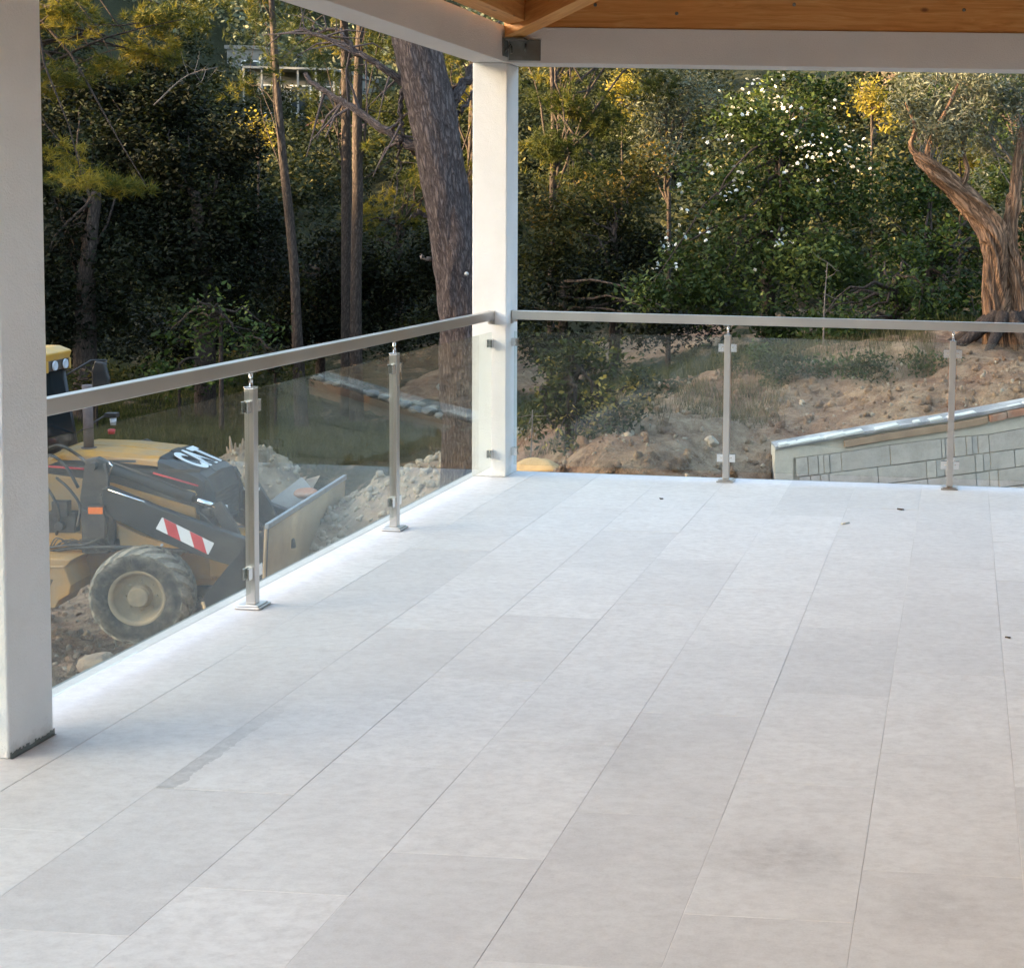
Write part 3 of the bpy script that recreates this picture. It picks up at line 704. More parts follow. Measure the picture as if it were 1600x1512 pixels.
veg = np.where((vx < -.4) & (vx > -1.9) & (vy > 6), .6, veg)
terr = link('ground', mesh_np('ground', verts, quads, 4, MT['ground'], veg, True, 'veg', 'POINT')); tag(terr, kind='structure')

# ------------------------------------------------------------------ foliage
def unit(n): v = RNG.normal(size=(n, 3)); return v/np.linalg.norm(v, axis=1, keepdims=True)
def blob(u, v, d, ru, rv, rd=None):
    c = at(u, v, d); k = d/FPX
    return (np.array(c), np.array([ru*k, rd if rd else (ru+rv)/2*k*.8, rv*k]))
def clusters(blobs, dens, lump=.45, fill=.25):
    """points near the surface of lumps that sit inside each blob; dens = clusters per square metre of blob side view"""
    out = []
    for c, r in blobs:
        area = pi*r[0]*r[2]; n = max(8, int(area*dens))
        nl = max(4, int(5+area*1.1)); q = unit(nl)*(RNG.random((nl, 1))**.4)*.8
        lr = lump*(.55+.7*RNG.random(nl)); w = RNG.integers(0, nl, n)
        p = unit(n)*(1-fill*RNG.random((n, 1)))
        pt = q[w]+p*lr[w][:, None]
        sh = .62*(RNG.random(nl)**1.7)[w]
        out.append(np.hstack([c+pt*r, sh[:, None]]))
    return np.vstack(out)
def leaf_mesh(name, cl, per, spread, size, aspect, mat, droop=0.0, upbias=.35, tintshift=0.0, fold=False):
    n = len(cl)*per
    c = np.repeat(cl[:, :3], per, 0)+RNG.normal(size=(n, 3))*spread*.55
    nrm = unit(n); nrm[:, 2] = np.abs(nrm[:, 2])+upbias; nrm /= np.linalg.norm(nrm, axis=1, keepdims=True)
    a = unit(n); a[:, 2] -= droop; a -= nrm*(a*nrm).sum(1, keepdims=True); a /= np.linalg.norm(a, axis=1, keepdims=True)
    b = np.cross(nrm, a); s_ = size*(.6+.8*RNG.random((n, 1)))
    v = np.empty((n, 4, 3)); v[:, 0] = c-a*s_*.5; v[:, 1] = c+b*s_*aspect*.5-a*s_*.08; v[:, 2] = c+a*s_*.5; v[:, 3] = c-b*s_*aspect*.5-a*s_*.08
    f = np.arange(n*4).reshape(n, 4)
    t = np.clip(np.repeat(cl[:, 3], per)+.5*RNG.random(n)**1.6+tintshift, 0, 1)
    return mesh_np(name, v.reshape(-1, 3), f, 4, mat, t)
def needle_mesh(name, cl, per, length, width, mat, tintshift=0.0, droop=.1):
    m = len(cl); n = m*per
    ax = unit(m); ax[:, 2] = ax[:, 2]*.6+.25
    base = np.repeat(cl[:, :3], per, 0)+np.repeat(ax, per, 0)*length*(RNG.random((n, 1))*1.0-.3)
    d = np.repeat(ax, per, 0)*.9+unit(n)*.8; d[:, 2] -= droop; d /= np.linalg.norm(d, axis=1, keepdims=True)
    s_ = length*(.7+.6*RNG.random((n, 1)))
    side = np.cross(d, unit(n)); side /= np.linalg.norm(side, axis=1, keepdims=True)+1e-9
    v = np.empty((n, 3, 3)); v[:, 0] = base-side*width*.5; v[:, 1] = base+side*width*.5; v[:, 2] = base+d*s_
    t = np.clip(np.repeat(cl[:, 3], per)+.5*RNG.random(n)**1.5+tintshift, 0, 1)
    return mesh_np(name, v.reshape(-1, 3), np.arange(n*3).reshape(n, 3), 3, mat, t)

def trunk_mb(pts, rad, seg=14, n=40, rough=.10, seed=0, mb=None, wob=0.0):
    P_ = spline([tuple(p)+(r,) for p, r in zip(pts, rad)], n)
    mb = mb or MB()
    def fn(th, t, i): return 1+rough*float(fbm(np.array([cos(th)*1.3+seed*3.1]), np.array([sin(th)*1.3+t*n*.16]), 3, seed)[0])*2
    if wob:
        P_[1:-1, :3] += RNG.normal(size=(n-2, 3))*wob
    mb.tube(P_[:, :3], P_[:, 3], seg, True, True, fn if rough else None); return mb
def branches(mb, pts_from, targets, r0, n=8, seg=5, sag=.0, wob=.03):
    for tgt in targets:
        a = np.array(pts_from[RNG.integers(0, len(pts_from))], float); b = np.array(tgt, float)
        m_ = (a+b)/2+np.array([0, 0, .12*np.linalg.norm(b-a)])+RNG.normal(size=3)*.08
        Q = spline([a, m_, b], n); Q[1:] += RNG.normal(size=(n-1, 3))*wob
        mb.tube(Q, np.linspace(r0, r0*.15, n), seg, False)
    return mb

def tree(name, label, cat, trunk_pts, trunk_r, bark, crown_blobs, leafkind, dens, size, leafmat, per=14, group=None, seed=0, nbr=14, seg=12, rough=.10, tshift=0.0, lump=.45, aspect=.5, bn=40, br=.03):
    root = empty(name, trunk_pts[0]); tag(root, label, cat, group)
    off = Vector(trunk_pts[0])
    mb = trunk_mb(trunk_pts, trunk_r, seg, bn, rough, seed)
    cl = clusters(crown_blobs, dens, lump)
    if nbr:
        sel = cl[RNG.integers(0, len(cl), nbr)][:, :3]
        P_ = spline(trunk_pts, 12)[5:]
        branches(mb, P_, sel, br)
    me = mb.mesh('trunk', bark); o = link('trunk', me, root); o.location = -off
    if leafkind == 'needle': m = needle_mesh('crown', cl, int(per*1.7), size*.72, size*.055, leafmat, tshift)
    else: m = leaf_mesh('crown', cl, per, size*2.2, size, aspect, leafmat, tintshift=tshift)
    o = link('crown', m, root); o.location = -off
    return root
def gnd(u, v, d, dz=-.25):
    q = at(u, v, d); return (q.x, q.y, gz1(q.x, q.y)+dz)
def W(u, v, d): q = at(u, v, d); return (q.x, q.y, q.z)

# ---- the large leaning pine just outside the corner
pine = empty('pine_tree', gnd(733, 740, 12)); off = Vector(pine.location)
tag(pine, 'big pine with thick leaning grey trunk just left of the corner column', 'tree')
pts = [gnd(735, 740, 12, -.4), W(732, 700, 12), W(729, 620, 12), W(724, 496, 12), W(712, 397, 12), W(696, 298, 12), W(679, 198, 12), W(658, 95, 12), W(640, 0, 12), W(600, -160, 12), W(585, -330, 12)]
rd = [.30, .205, .198, .192, .186, .18, .183, .186, .17, .13, .07]
def bumpy(th, t, i): return 1+.07*float(fbm(np.array([cos(th)*2.2+4]), np.array([sin(th)*2.2+i*.12]), 3, 4)[0])*2+.022*sin(th*9+i*.35)+.016*sin(th*15-i*.6)
PP = spline([tuple(p)+(r,) for p, r in zip(pts, rd)], 150)
mb = MB().tube(PP[:, :3], PP[:, 3], 56, True, True, bumpy)
o = link('trunk', bark_attr(mb.mesh('trunk', MT['pinebark']), PP, 56), pine); o.location = -off
def limb(name, pp, r0, r1, mat=MT['pinebark'], parent=pine, off_=None, n=26, wob=.012, twigs=0, tl=.4):
    Q = spline(pp, n); Q[1:] += RNG.normal(size=(n-1, 3))*wob
    m = MB().tube(Q, np.linspace(r0, r1, n), 8, True)
    for i in range(twigs):
        k = RNG.integers(n//4, n); a = Q[k]; d = unit(1)[0]; d[1] *= .5
        m.tube([a, a+d*tl*.5, a+d*tl+np.array([0, 0, -.08])+RNG.normal(size=3)*.05], [r1*.7, r1*.5, r1*.2], 5, False)
    oo = link(name, bark_attr(m.mesh(name, mat), np.hstack([Q, np.linspace(r0, r1, n)[:, None]]), 8), parent); oo.location = -(off_ if off_ is not None else off); return oo
limb('branch', [W(690, 250, 12), W(662, 233, 12), W(610, 206, 12.1), W(552, 170, 12.3), W(515, 148, 12.5), W(478, 118, 12.7)], .05, .02, twigs=12)
limb('branch', [W(668, 165, 12), W(634, 133, 12), W(600, 108, 11.9), W(562, 86, 11.9), W(520, 62, 12), W(470, 44, 12.2)], .04, .014, twigs=14)
limb('branch', [W(560, 88, 12), W(530, 50, 12.2), W(500, 47, 12.4), W(462, 46, 12.5)], .02, .008, twigs=6)
limb('branch', [W(629, 140, 12), W(626, 170, 12), W(628, 205, 12), W(624, 228, 12)], .022, .016, twigs=2)
limb('branch', [W(688, 255, 12.1), W(650, 240, 12.1), W(628, 232, 12.1), W(618, 300, 12.2)], .02, .005, twigs=5)
limb('branch', [W(690, 190, 12), W(712, 152, 12.1), W(740, 108, 12.3), W(775, 60, 12.4)], .05, .03, twigs=3)
limb('branch', [W(700, 200, 12.2), W(725, 165, 12.3), W(760, 120, 12.4)], .022, .012, twigs=3)
limb('branch_stub', [W(682, 345, 12), W(665, 335, 11.95), W(652, 334, 11.9), W(640, 340, 11.85)], .02, .006)
limb('branch_stub', [W(690, 408, 12), W(672, 406, 11.95), W(655, 402, 11.9)], .016, .008, MT['twig'])
m = MB().lathe([(-.02, 0), (-.018, .014), (0, .022), (.015, .018), (.02, 0)], 12, 'y', True); o = m.build('pale_knob', MT['concrete'], pine); o.scale = (.8, .8, .8); o.location = Vector(W(729, 428, 11.80))-off
# pine crown above the beam (out of frame) with boughs hanging into view on the left
cl = clusters([blob(560, -230, 12.4, 260, 90, 1.8), blob(700, -330, 12, 240, 90, 1.8), blob(420, -120, 13.2, 150, 60, 1.2), blob(455, 60, 13.0, 55, 45, .5), blob(520, 110, 13, 60, 40, .4), blob(470, 120, 13, 55, 30, .4)], 55, .4)
o = link('crown', needle_mesh('crown', cl, 22, .15, .006, MT['pine']), pine); o.location = -off

# ---- woodland on the left
G_ = 'woodland trees behind the building site'
tree('slim_tree', 'thin dark tree standing alone left of the twin trunks', 'tree', [gnd(472, 540, 26), W(463, 496, 26), W(459, 413, 26), W(449, 310, 26), W(440, 224, 26), W(433, 131, 26), W(425, 17, 26), W(418, -90, 26)],
     [.13, .085, .08, .075, .068, .06, .05, .03], MT['darkbark'], [blob(430, -30, 26, 90, 60), blob(395, 40, 26, 60, 45), blob(465, 30, 26.3, 45, 40), blob(440, 100, 26, 35, 35), blob(380, 130, 26.4, 40, 40)], 'needle', 34, .20, MT['pine'], 14, nbr=12, seed=2, rough=.05, br=.012)
tree('pine_tree', 'left of the twin slender pine trunks at the edge of the wood', 'tree', [gnd(541, 540, 28), W(541, 496, 28), W(541, 400, 28), W(541, 300, 28), W(541, 215, 28), W(540, 110, 28), W(536, -20, 28), W(534, -110, 28)],
     [.14, .10, .098, .095, .09, .08, .065, .03], MT['darkbark'], [blob(520, -60, 28, 120, 60), blob(500, 60, 28, 60, 45), blob(575, 70, 28, 50, 50), blob(545, 150, 28.4, 60, 40), blob(490, 170, 28, 45, 30)], 'needle', 38, .20, MT['pine'], 15, nbr=18, seed=3, rough=.05, br=.016)
tree('pine_tree', 'right of the twin slender pine trunks at the edge of the wood', 'tree', [gnd(557, 540, 27.4), W(556, 496, 27.4), W(557, 400, 27.4), W(559, 300, 27.4), W(558, 215, 27.4), W(560, 110, 27.4), W(566, -20, 27.4), W(566, -110, 27.4)],
     [.14, .105, .10, .098, .09, .08, .065, .03], MT['darkbark'], [blob(620, -30, 27.4, 120, 60), blob(610, 90, 27.4, 60, 45), blob(600, 170, 27.6, 50, 45), blob(645, 200, 27.5, 40, 50), blob(575, 225, 27.3, 35, 20)], 'needle', 38, .20, MT['pine'], 15, nbr=18, seed=4, rough=.05, tshift=.1, br=.016)
tree('pine_tree', 'pine tinted sunlit yellow-green with low boughs at the upper left edge', 'tree', [gnd(-60, 560, 19), W(-60, 400, 19), W(-70, 200, 19), W(-60, 0, 19), W(-50, -150, 19)],
     [.2, .17, .15, .12, .06], MT['darkbark'], [blob(110, 40, 19, 110, 45, 1.0), blob(240, 60, 19.8, 100, 40, .9), blob(100, 120, 18.8, 90, 38, .8), blob(150, 275, 18.6, 105, 42, .9), blob(60, 230, 18.6, 60, 40, .9), blob(180, 110, 19.4, 60, 25, .7), blob(300, 20, 20, 90, 40, .8)],
     'needle', 120, .17, MT['pine'], 18, nbr=30, seed=5, tshift=.28, br=.035)  # tint shift puts the gold of low sun into the needles
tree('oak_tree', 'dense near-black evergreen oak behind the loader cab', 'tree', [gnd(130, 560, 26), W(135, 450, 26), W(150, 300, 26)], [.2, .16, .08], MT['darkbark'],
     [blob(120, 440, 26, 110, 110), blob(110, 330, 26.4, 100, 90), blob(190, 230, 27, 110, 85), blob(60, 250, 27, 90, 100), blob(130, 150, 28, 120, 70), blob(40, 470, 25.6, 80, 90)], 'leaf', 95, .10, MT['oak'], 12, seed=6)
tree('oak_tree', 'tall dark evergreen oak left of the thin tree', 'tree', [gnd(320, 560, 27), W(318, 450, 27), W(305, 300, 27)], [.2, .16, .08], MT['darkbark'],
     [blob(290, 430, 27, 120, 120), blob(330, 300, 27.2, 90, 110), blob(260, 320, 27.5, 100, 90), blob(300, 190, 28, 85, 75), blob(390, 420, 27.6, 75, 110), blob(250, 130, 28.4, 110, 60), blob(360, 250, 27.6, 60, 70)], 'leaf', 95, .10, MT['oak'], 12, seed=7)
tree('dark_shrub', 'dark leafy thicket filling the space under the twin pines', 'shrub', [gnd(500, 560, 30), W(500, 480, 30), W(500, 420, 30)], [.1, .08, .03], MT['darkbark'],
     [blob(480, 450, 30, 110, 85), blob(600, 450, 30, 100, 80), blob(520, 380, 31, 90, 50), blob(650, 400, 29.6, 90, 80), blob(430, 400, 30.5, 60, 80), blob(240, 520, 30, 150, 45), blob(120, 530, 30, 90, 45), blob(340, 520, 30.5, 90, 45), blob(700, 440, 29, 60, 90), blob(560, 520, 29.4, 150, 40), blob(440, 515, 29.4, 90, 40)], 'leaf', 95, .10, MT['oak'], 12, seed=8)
tree('leafy_shrub', 'mid-green shrub tinged yellow between the twin pines and the big trunk', 'shrub', [gnd(620, 500, 31), W(625, 420, 31), W(620, 340, 31)], [.1, .08, .03], MT['darkbark'],
     [blob(610, 335, 31, 70, 40), blob(655, 290, 31, 50, 40), blob(680, 350, 30.6, 45, 45), blob(570, 370, 31, 60, 25)], 'needle', 60, .22, MT['pine'], 14, seed=9, tshift=.14)
tree('pine_tree', 'yellowish pine seen between the big trunk and the corner column', 'tree', [gnd(735, 540, 31), W(738, 400, 31), W(740, 200, 31), W(740, 60, 31)], [.16, .13, .11, .05], MT['darkbark'],
     [blob(730, 120, 31, 60, 70), blob(740, 240, 31, 50, 70), blob(725, 340, 30.6, 50, 70), blob(690, 90, 31, 50, 45)], 'needle', 60, .2, MT['pine'], 15, seed=10, tshift=.2)
tree('leafy_shrub', 'pale green low shrub in front of the dark oaks', 'shrub', [gnd(345, 545, 24.5, -.1), W(345, 510, 24.5), W(345, 480, 24.5)], [.04, .03, .01], MT['darkbark'],
     [blob(345, 490, 24.5, 50, 42), blob(300, 520, 24.5, 60, 28), blob(400, 525, 24.8, 60, 25)], 'leaf', 34, .11, MT['laurel2'], 9, seed=11)
for i, (u, v, d, ru, rv, lb) in enumerate(((150, 600, 25, 90, 26, 'low weedy bush left of the loader mirror'), (280, 590, 26, 90, 26, 'low weedy bush behind the loader hood'), (430, 570, 26, 80, 26, 'low weedy bush below the thin tree'))):
    tree('leafy_shrub', lb, 'shrub', [gnd(u, v+25, d, -.1), W(u, v, d), W(u, v-20, d)], [.03, .02, .01], MT['darkbark'], [blob(u, v, d, ru, rv)], 'leaf', 60, .10, MT['mixleaf'] if i != 1 else MT['laurel'], 9, seed=12+i, nbr=4)

# ---- right-hand view
tree('pine_tree', 'olive-green pine mass right of the corner column', 'tree', [gnd(860, 560, 26), W(862, 400, 26), W(865, 200, 26), W(860, 60, 26)], [.07, .06, .05, .03], MT['darkbark'],
     [blob(860, 150, 26, 80, 60), blob(940, 190, 26.4, 75, 55), blob(850, 250, 25.6, 75, 60), blob(930, 290, 25.8, 80, 60), blob(1000, 130, 27.5, 80, 45), blob(870, 60, 27, 150, 60), blob(1010, 60, 29, 150, 60)], 'needle', 75, .19, MT['pine'], 16, nbr=30, seed=20, tshift=.05)
tree('mixed_shrub', 'brownish thicket between the pine and the flowering bush', 'shrub', [gnd(960, 560, 24.5), W(960, 450, 24.5), W(960, 350, 24.5)], [.1, .08, .04], MT['darkbark'],
     [blob(880, 350, 24.5, 90, 60), blob(970, 340, 24.8, 80, 70), blob(1010, 270, 25.4, 55, 60), blob(850, 400, 24.2, 70, 70)], 'leaf', 95, .085, MT['mixleaf'], 12, seed=21)
tree('olive_tree', 'grey-green feathery tree between the pine and the flowering bush top', 'tree', [gnd(1045, 480, 27.5), W(1045, 300, 27.5), W(1040, 180, 27.5)], [.05, .04, .02], MT['darkbark'],
     [blob(1035, 170, 27.5, 62, 55), blob(1020, 230, 27.2, 50, 50), blob(1060, 130, 28, 70, 40)], 'leaf', 110, .10, MT['olive'], 12, seed=22, aspect=.25, tshift=-.25)
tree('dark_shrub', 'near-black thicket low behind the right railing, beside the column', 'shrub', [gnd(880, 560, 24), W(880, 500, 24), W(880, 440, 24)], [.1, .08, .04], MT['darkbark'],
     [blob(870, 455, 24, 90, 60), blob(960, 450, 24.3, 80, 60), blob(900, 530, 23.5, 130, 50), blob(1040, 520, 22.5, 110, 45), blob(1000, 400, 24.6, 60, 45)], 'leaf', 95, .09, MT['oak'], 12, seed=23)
fb = [blob(1190, 195, 21.5, 95, 70), blob(1280, 240, 21.6, 85, 75), blob(1130, 290, 21, 70, 60), blob(1210, 320, 21, 90, 70), blob(1110, 380, 20.6, 85, 60), blob(1040, 455, 20.2, 60, 40), blob(1130, 455, 20.4, 90, 55), blob(1240, 425, 20.8, 100, 75), blob(1330, 310, 21.8, 70, 70), blob(1240, 130, 22.4, 90, 40), blob(1330, 420, 21.5, 80, 70)]
vib = tree('flowering_bush', 'tall glossy bush dotted with white flower heads', 'bush', [gnd(1200, 540, 21.3), W(1200, 440, 21.3), W(1210, 320, 21.4), W(1220, 220, 21.5)], [.12, .1, .07, .03], MT['darkbark'], fb, 'leaf', 85, .085, MT['bushleaf'], 13, seed=24, aspect=.52, nbr=30)
# its flower heads: small domed white umbels set on the outside of the lumps
fl = []
fspec = [(1190, 150, 90, 45, 52), (1120, 200, 40, 35, 22), (1275, 222, 60, 36, 80), (1130, 260, 45, 35, 20), (1290, 270, 60, 30, 16), (1150, 290, 60, 30, 16), (1080, 370, 60, 25, 14), (1070, 330, 40, 30, 12), (1010, 440, 30, 40, 16), (1240, 330, 90, 50, 10), (1120, 400, 70, 40, 5)]
fm_v = []; fm_f = []
for (u, v, su, sv, n) in fspec:
    for i in range(n):
        cu_ = random.Random(int(u*7+i//4)); uu = u+cu_.gauss(0, su*.6)+random.gauss(0, 9); vv = v+cu_.gauss(0, sv*.6)+random.gauss(0, 7)
        fl.append((uu, vv))
dome = MB()
for k in range(14):
    a = k*2.4; rr = .0085*sqrt(k)
    cx, cz, h = rr*cos(a), rr*sin(a), .020-rr*rr*14
    dome.add([(cx-.009, cz, h), (cx, cz-.009, h+.003), (cx+.009, cz, h), (cx, cz+.009, h+.003)], [(0, 1, 2, 3)])
dm = dome.mesh('flower_head', MT['flower'])
cps = [(Vector(c), r) for c, r in fb]
nfl = 0
for (uu, vv) in fl:
    r_ = ray(uu, vv); best = None                       # where the line of sight first meets the bush
    for c, r in cps:
        o3 = Vector([(CAM[i]-c[i])/(r[i]*1.12) for i in range(3)]); d3 = Vector([r_[i]/(r[i]*1.12) for i in range(3)])
        A, B, Cc = d3.dot(d3), 2*o3.dot(d3), o3.dot(o3)-1; D = B*B-4*A*Cc
        if D > 0:
            t_ = (-B-sqrt(D))/(2*A)
            if best is None or t_ < best: best = t_
    if best is None: continue
    o = link('flower_head', dm, vib); o.location = CAM+r_*best-Vector(vib.location)
    o.rotation_euler = (random.uniform(.2, 1.3), random.uniform(-.4, .4), random.uniform(0, 6.28)); sc = random.uniform(.45, 1.0); o.scale = (sc, sc, sc); nfl += 1
tree('leafy_shrub', 'bright green shrub below the flowering bush, right of centre', 'shrub', [gnd(1400, 540, 19.5), W(1400, 500, 19.5), W(1400, 430, 19.5)], [.06, .04, .02], MT['darkbark'],
     [blob(1390, 455, 19.5, 75, 50), blob(1460, 470, 19.6, 60, 50), blob(1300, 500, 19.2, 60, 35), blob(1400, 390, 20.4, 60, 50), blob(1340, 520, 18.8, 90, 30)], 'leaf', 80, .085, MT['laurel2'], 12, seed=25, aspect=.45)
tree('dark_shrub', 'dark shrub filling the gap left of the olive trunk', 'shrub', [gnd(1450, 540, 21.5), W(1450, 480, 21.5), W(1450, 380, 21.5)], [.08, .06, .03], MT['darkbark'],
     [blob(1430, 320, 22.5, 80, 75), blob(1480, 410, 21.5, 60, 80), blob(1500, 500, 21, 60, 50), blob(1230, 510, 20.4, 90, 40), blob(1560, 420, 22.5, 60, 120)], 'leaf', 85, .09, MT['laurel'], 12, seed=26, tshift=-.15)
tree('leafy_tree', 'greyish leafy tree behind the olive at the right edge', 'tree', [gnd(1600, 500, 25), W(1600, 300, 25), W(1590, 180, 25)], [.15, .12, .05], MT['darkbark'],
     [blob(1590, 180, 25, 90, 80), blob(1600, 290, 24.6, 80, 70), blob(1500, 120, 26, 80, 40), blob(1660, 330, 24, 90, 130), blob(1620, 60, 26, 120, 60)], 'leaf', 75, .10, MT['laurel2'], 12, seed=27, aspect=.35, tshift=-.1)

for (u, v, d, ru, rv, lb) in ((972, 140, 33, 34, 34, 'treetop in painted sunlight gold under the beam right of the corner column'), (1362, 145, 32, 38, 40, 'tree in painted sunlight yellow between the flowering bush and the olive'), (1500, 235, 30, 40, 30, 'foliage painted sunlit yellow, seen through the olive branches'), (404, 195, 33, 26, 22, 'small clump painted sunlit gold left of the thin tree')):
    tree('sun_tinted_tree', lb, 'tree', [gnd(u, 480, d, -.1), W(u, v+60, d), W(u, v, d)], [.03, .025, .012], MT['darkbark'], [blob(u, v, d, ru, rv), blob(u+ru*.5, v+rv*.9, d, ru*.6, rv*.6)], 'leaf', 75, .11, MT['sun_gold'], 9, seed=int(u), nbr=6, br=.015)  # the sunlight on these trees is put into their leaf colour
# the old olive
ol = empty('olive_tree', gnd(1572, 552, 18)); off2 = Vector(ol.location); tag(ol, 'old olive tree with a gnarled split reddish-brown trunk at the right edge', 'tree')
def gn(seed, amp=.22, fr=5):
    def fn(th, t, i):
        a = th+i*.035
        f_ = float(fbm(np.array([cos(a)*1.6+seed]), np.array([sin(a)*1.6+i*.045]), 4, seed)[0]); r_ = sin(a*3+seed+f_*6+i*.02)
        return 1+amp*f_*2.4 - .26*max(0, r_)**4 - .10*max(0, sin(a*8+f_*9))**2 + .02*sin(a*19+i*.1)
    return fn
def olimb(pts, rad, seed, n=110, amp=.22, taperhole=True):
    Q = spline([tuple(p)+(r,) for p, r in zip(pts, rad)], n)
    return bark_attr(MB().tube(Q[:, :3], Q[:, 3], 96, True, True, gn(seed, amp)).mesh('trunk', MT['olivebark']), Q, 96)
tr = olimb([gnd(1560, 560, 18, -.3), W(1556, 535, 18), W(1553, 490, 18), W(1551, 444, 18), W(1553, 400, 18), W(1551, 368, 18), W(1531, 333, 18), W(1497, 297, 17.9), W(1462, 268, 17.8), W(1437, 247, 17.8), W(1428, 238, 17.8)],
           [.27, .19, .165, .16, .165, .17, .15, .13, .105, .065, .02], 3)
o = link('trunk', tr, ol); o.location = -off2
tr = olimb([gnd(1596, 560, 18.1, -.3), W(1592, 530, 18.1), W(1588, 480, 18.1), W(1584, 430, 18.1), W(1578, 390, 18.1), W(1580, 350, 18.1), W(1586, 306, 18.1), W(1590, 265, 18.2), W(1600, 200, 18.2)],
           [.26, .20, .18, .16, .12, .09, .085, .075, .05], 8)
o = link('trunk', tr, ol); o.location = -off2
for pp_, rr_, sd2 in (([W(1462, 270, 17.8), W(1450, 240, 17.8), W(1462, 205, 17.8), W(1482, 165, 17.8), W(1500, 125, 17.9)], [.05, .04, .032, .022, .01], 21), ([W(1440, 250, 17.8), W(1424, 228, 17.8), W(1430, 200, 17.8), W(1415, 160, 17.8)], [.05, .032, .022, .01], 22), ([W(1500, 298, 17.9), W(1512, 268, 17.9), W(1505, 225, 18), W(1525, 170, 18)], [.045, .03, .022, .01], 23)):
    tr = olimb(pp_, rr_, sd2, 40); o = link('branch', tr, ol); o.location = -off2
tr = olimb([gnd(1650, 560, 18.3, -.3), W(1640, 500, 18.3), W(1625, 430, 18.3), W(1640, 350, 18.3), W(1680, 250, 18.4)], [.25, .19, .16, .13, .08], 12)
o = link('trunk', tr, ol); o.location = -off2
mb = MB()
for k in range(9):
    a = k*.7+.2; b0 = Vector(gnd(1572, 552, 18, .15)); d = Vector((cos(a), sin(a)*.8, 0))
    ps = [b0+d*.15+Vector((0, 0, .22)), b0+d*.42+Vector((0, 0, .02)), b0+d*.75+Vector((0, 0, -.18)), b0+d*1.05+Vector((0, 0, -.35))]
    mb.tube(spline(ps, 10), np.linspace(.10, .03, 10), 8, False)
o = link('root', mb.mesh('root', MT['darkbark']), ol); o.location = -off2
ocl = clusters([blob(1445, 165, 18, 75, 50), blob(1510, 150, 18, 75, 50), blob(1480, 215, 18, 50, 30), blob(1585, 180, 18.3, 55, 60), blob(1560, 90, 18.4, 160, 55), blob(1420, 90, 18.2, 100, 50), blob(1620, 260, 18.4, 50, 80), blob(1540, 250, 18.5, 30, 50), blob(1500, 200, 17.7, 50, 35), blob(1440, 200, 17.8, 35, 28), blob(1570, 330, 18.5, 30, 40)], 150, .42, .7)
tw = MB()
tips = [W(1440, 246, 17.85), W(1455, 262, 17.85), W(1470, 270, 17.9), W(1590, 265, 18.2), W(1586, 300, 18.1), W(1600, 200, 18.2)]
branches(tw, tips, ocl[RNG.integers(0, len(ocl), 18)][:, :3], .008, 9, 5, wob=.035)
branches(tw, [W(1440, 246, 17.85), W(1452, 258, 17.85)], [W(1459+random.gauss(0, 18), 190+random.gauss(0, 18), 17.9) for _ in range(16)], .007, 8, 5, wob=.03)
o = link('twigs', tw.mesh('twigs', MT['twig']), ol); o.location = -off2; tag(o, kind='stuff')
o = link('crown', leaf_mesh('crown', ocl, 14, .15, .085, .24, MT['olive']), ol); o.location = -off2

# bush low in front, its sunny yellow put into the leaf tint, seen through the glass beside the column
tree('leafy_bush', 'bush flecked with painted sun yellow right outside the glass next to the corner column', 'bush', [gnd(890, 700, 14, -.2), W(890, 640, 14), W(890, 580, 14)], [.05, .035, .02], MT['darkbark'],
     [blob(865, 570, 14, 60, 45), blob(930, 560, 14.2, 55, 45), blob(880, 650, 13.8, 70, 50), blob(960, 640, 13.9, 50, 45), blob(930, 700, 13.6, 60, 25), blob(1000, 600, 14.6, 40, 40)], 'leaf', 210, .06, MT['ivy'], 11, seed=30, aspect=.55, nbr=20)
tree('leafy_shrub', 'blue-green low shrub on the bank behind the right glass panel', 'shrub', [gnd(1350, 600, 16.8, -.1), W(1350, 590, 16.8), W(1350, 575, 16.8)], [.03, .02, .01], MT['darkbark'],
     [blob(1290, 590, 16.8, 60, 34), blob(1360, 580, 16.9, 70, 34), blob(1440, 575, 17, 50, 24), blob(1220, 580, 16.7, 50, 36), blob(1170, 565, 17, 40, 26)], 'leaf', 380, .055, MT['laurel2'], 10, seed=31, nbr=0, tshift=-.1)

# dry stems standing in the scrub
def stem(label, pp, r=.012, tw_=6):
    b = Vector(pp[0]); m = MB(); Q = spline(pp, 12); m.tube(Q, np.linspace(r, r*.35, 12), 6)
    for i in range(tw_):
        a = Q[RNG.integers(4, 12)]; d = unit(1)[0]*.25; m.tube([a, a+d*.6, a+d+np.array([0, 0, .05])], [r*.4, r*.3, r*.1], 4, False)
    me = m.mesh('dry_stem', MT['twig']); o = link('dead_twig', me); me.transform(Matrix.Translation(-b)); o.location = b; tag(o, label, 'twig')
stem('bare dry stem standing in front of the flowering bush', [gnd(1286, 560, 18.5), W(1288, 480, 18.5), W(1293, 410, 18.5)], .014, 8)
stem('bleached leaning twig among dark oaks', [W(240, 165, 17.6), W(290, 120, 17.6), W(340, 105, 17.6)], .01, 10)
stem('dead slanting stem in front of the bush beside the column', [gnd(812, 735, 11.5), W(830, 700, 11.6), W(832, 640, 11.7)], .01, 4)

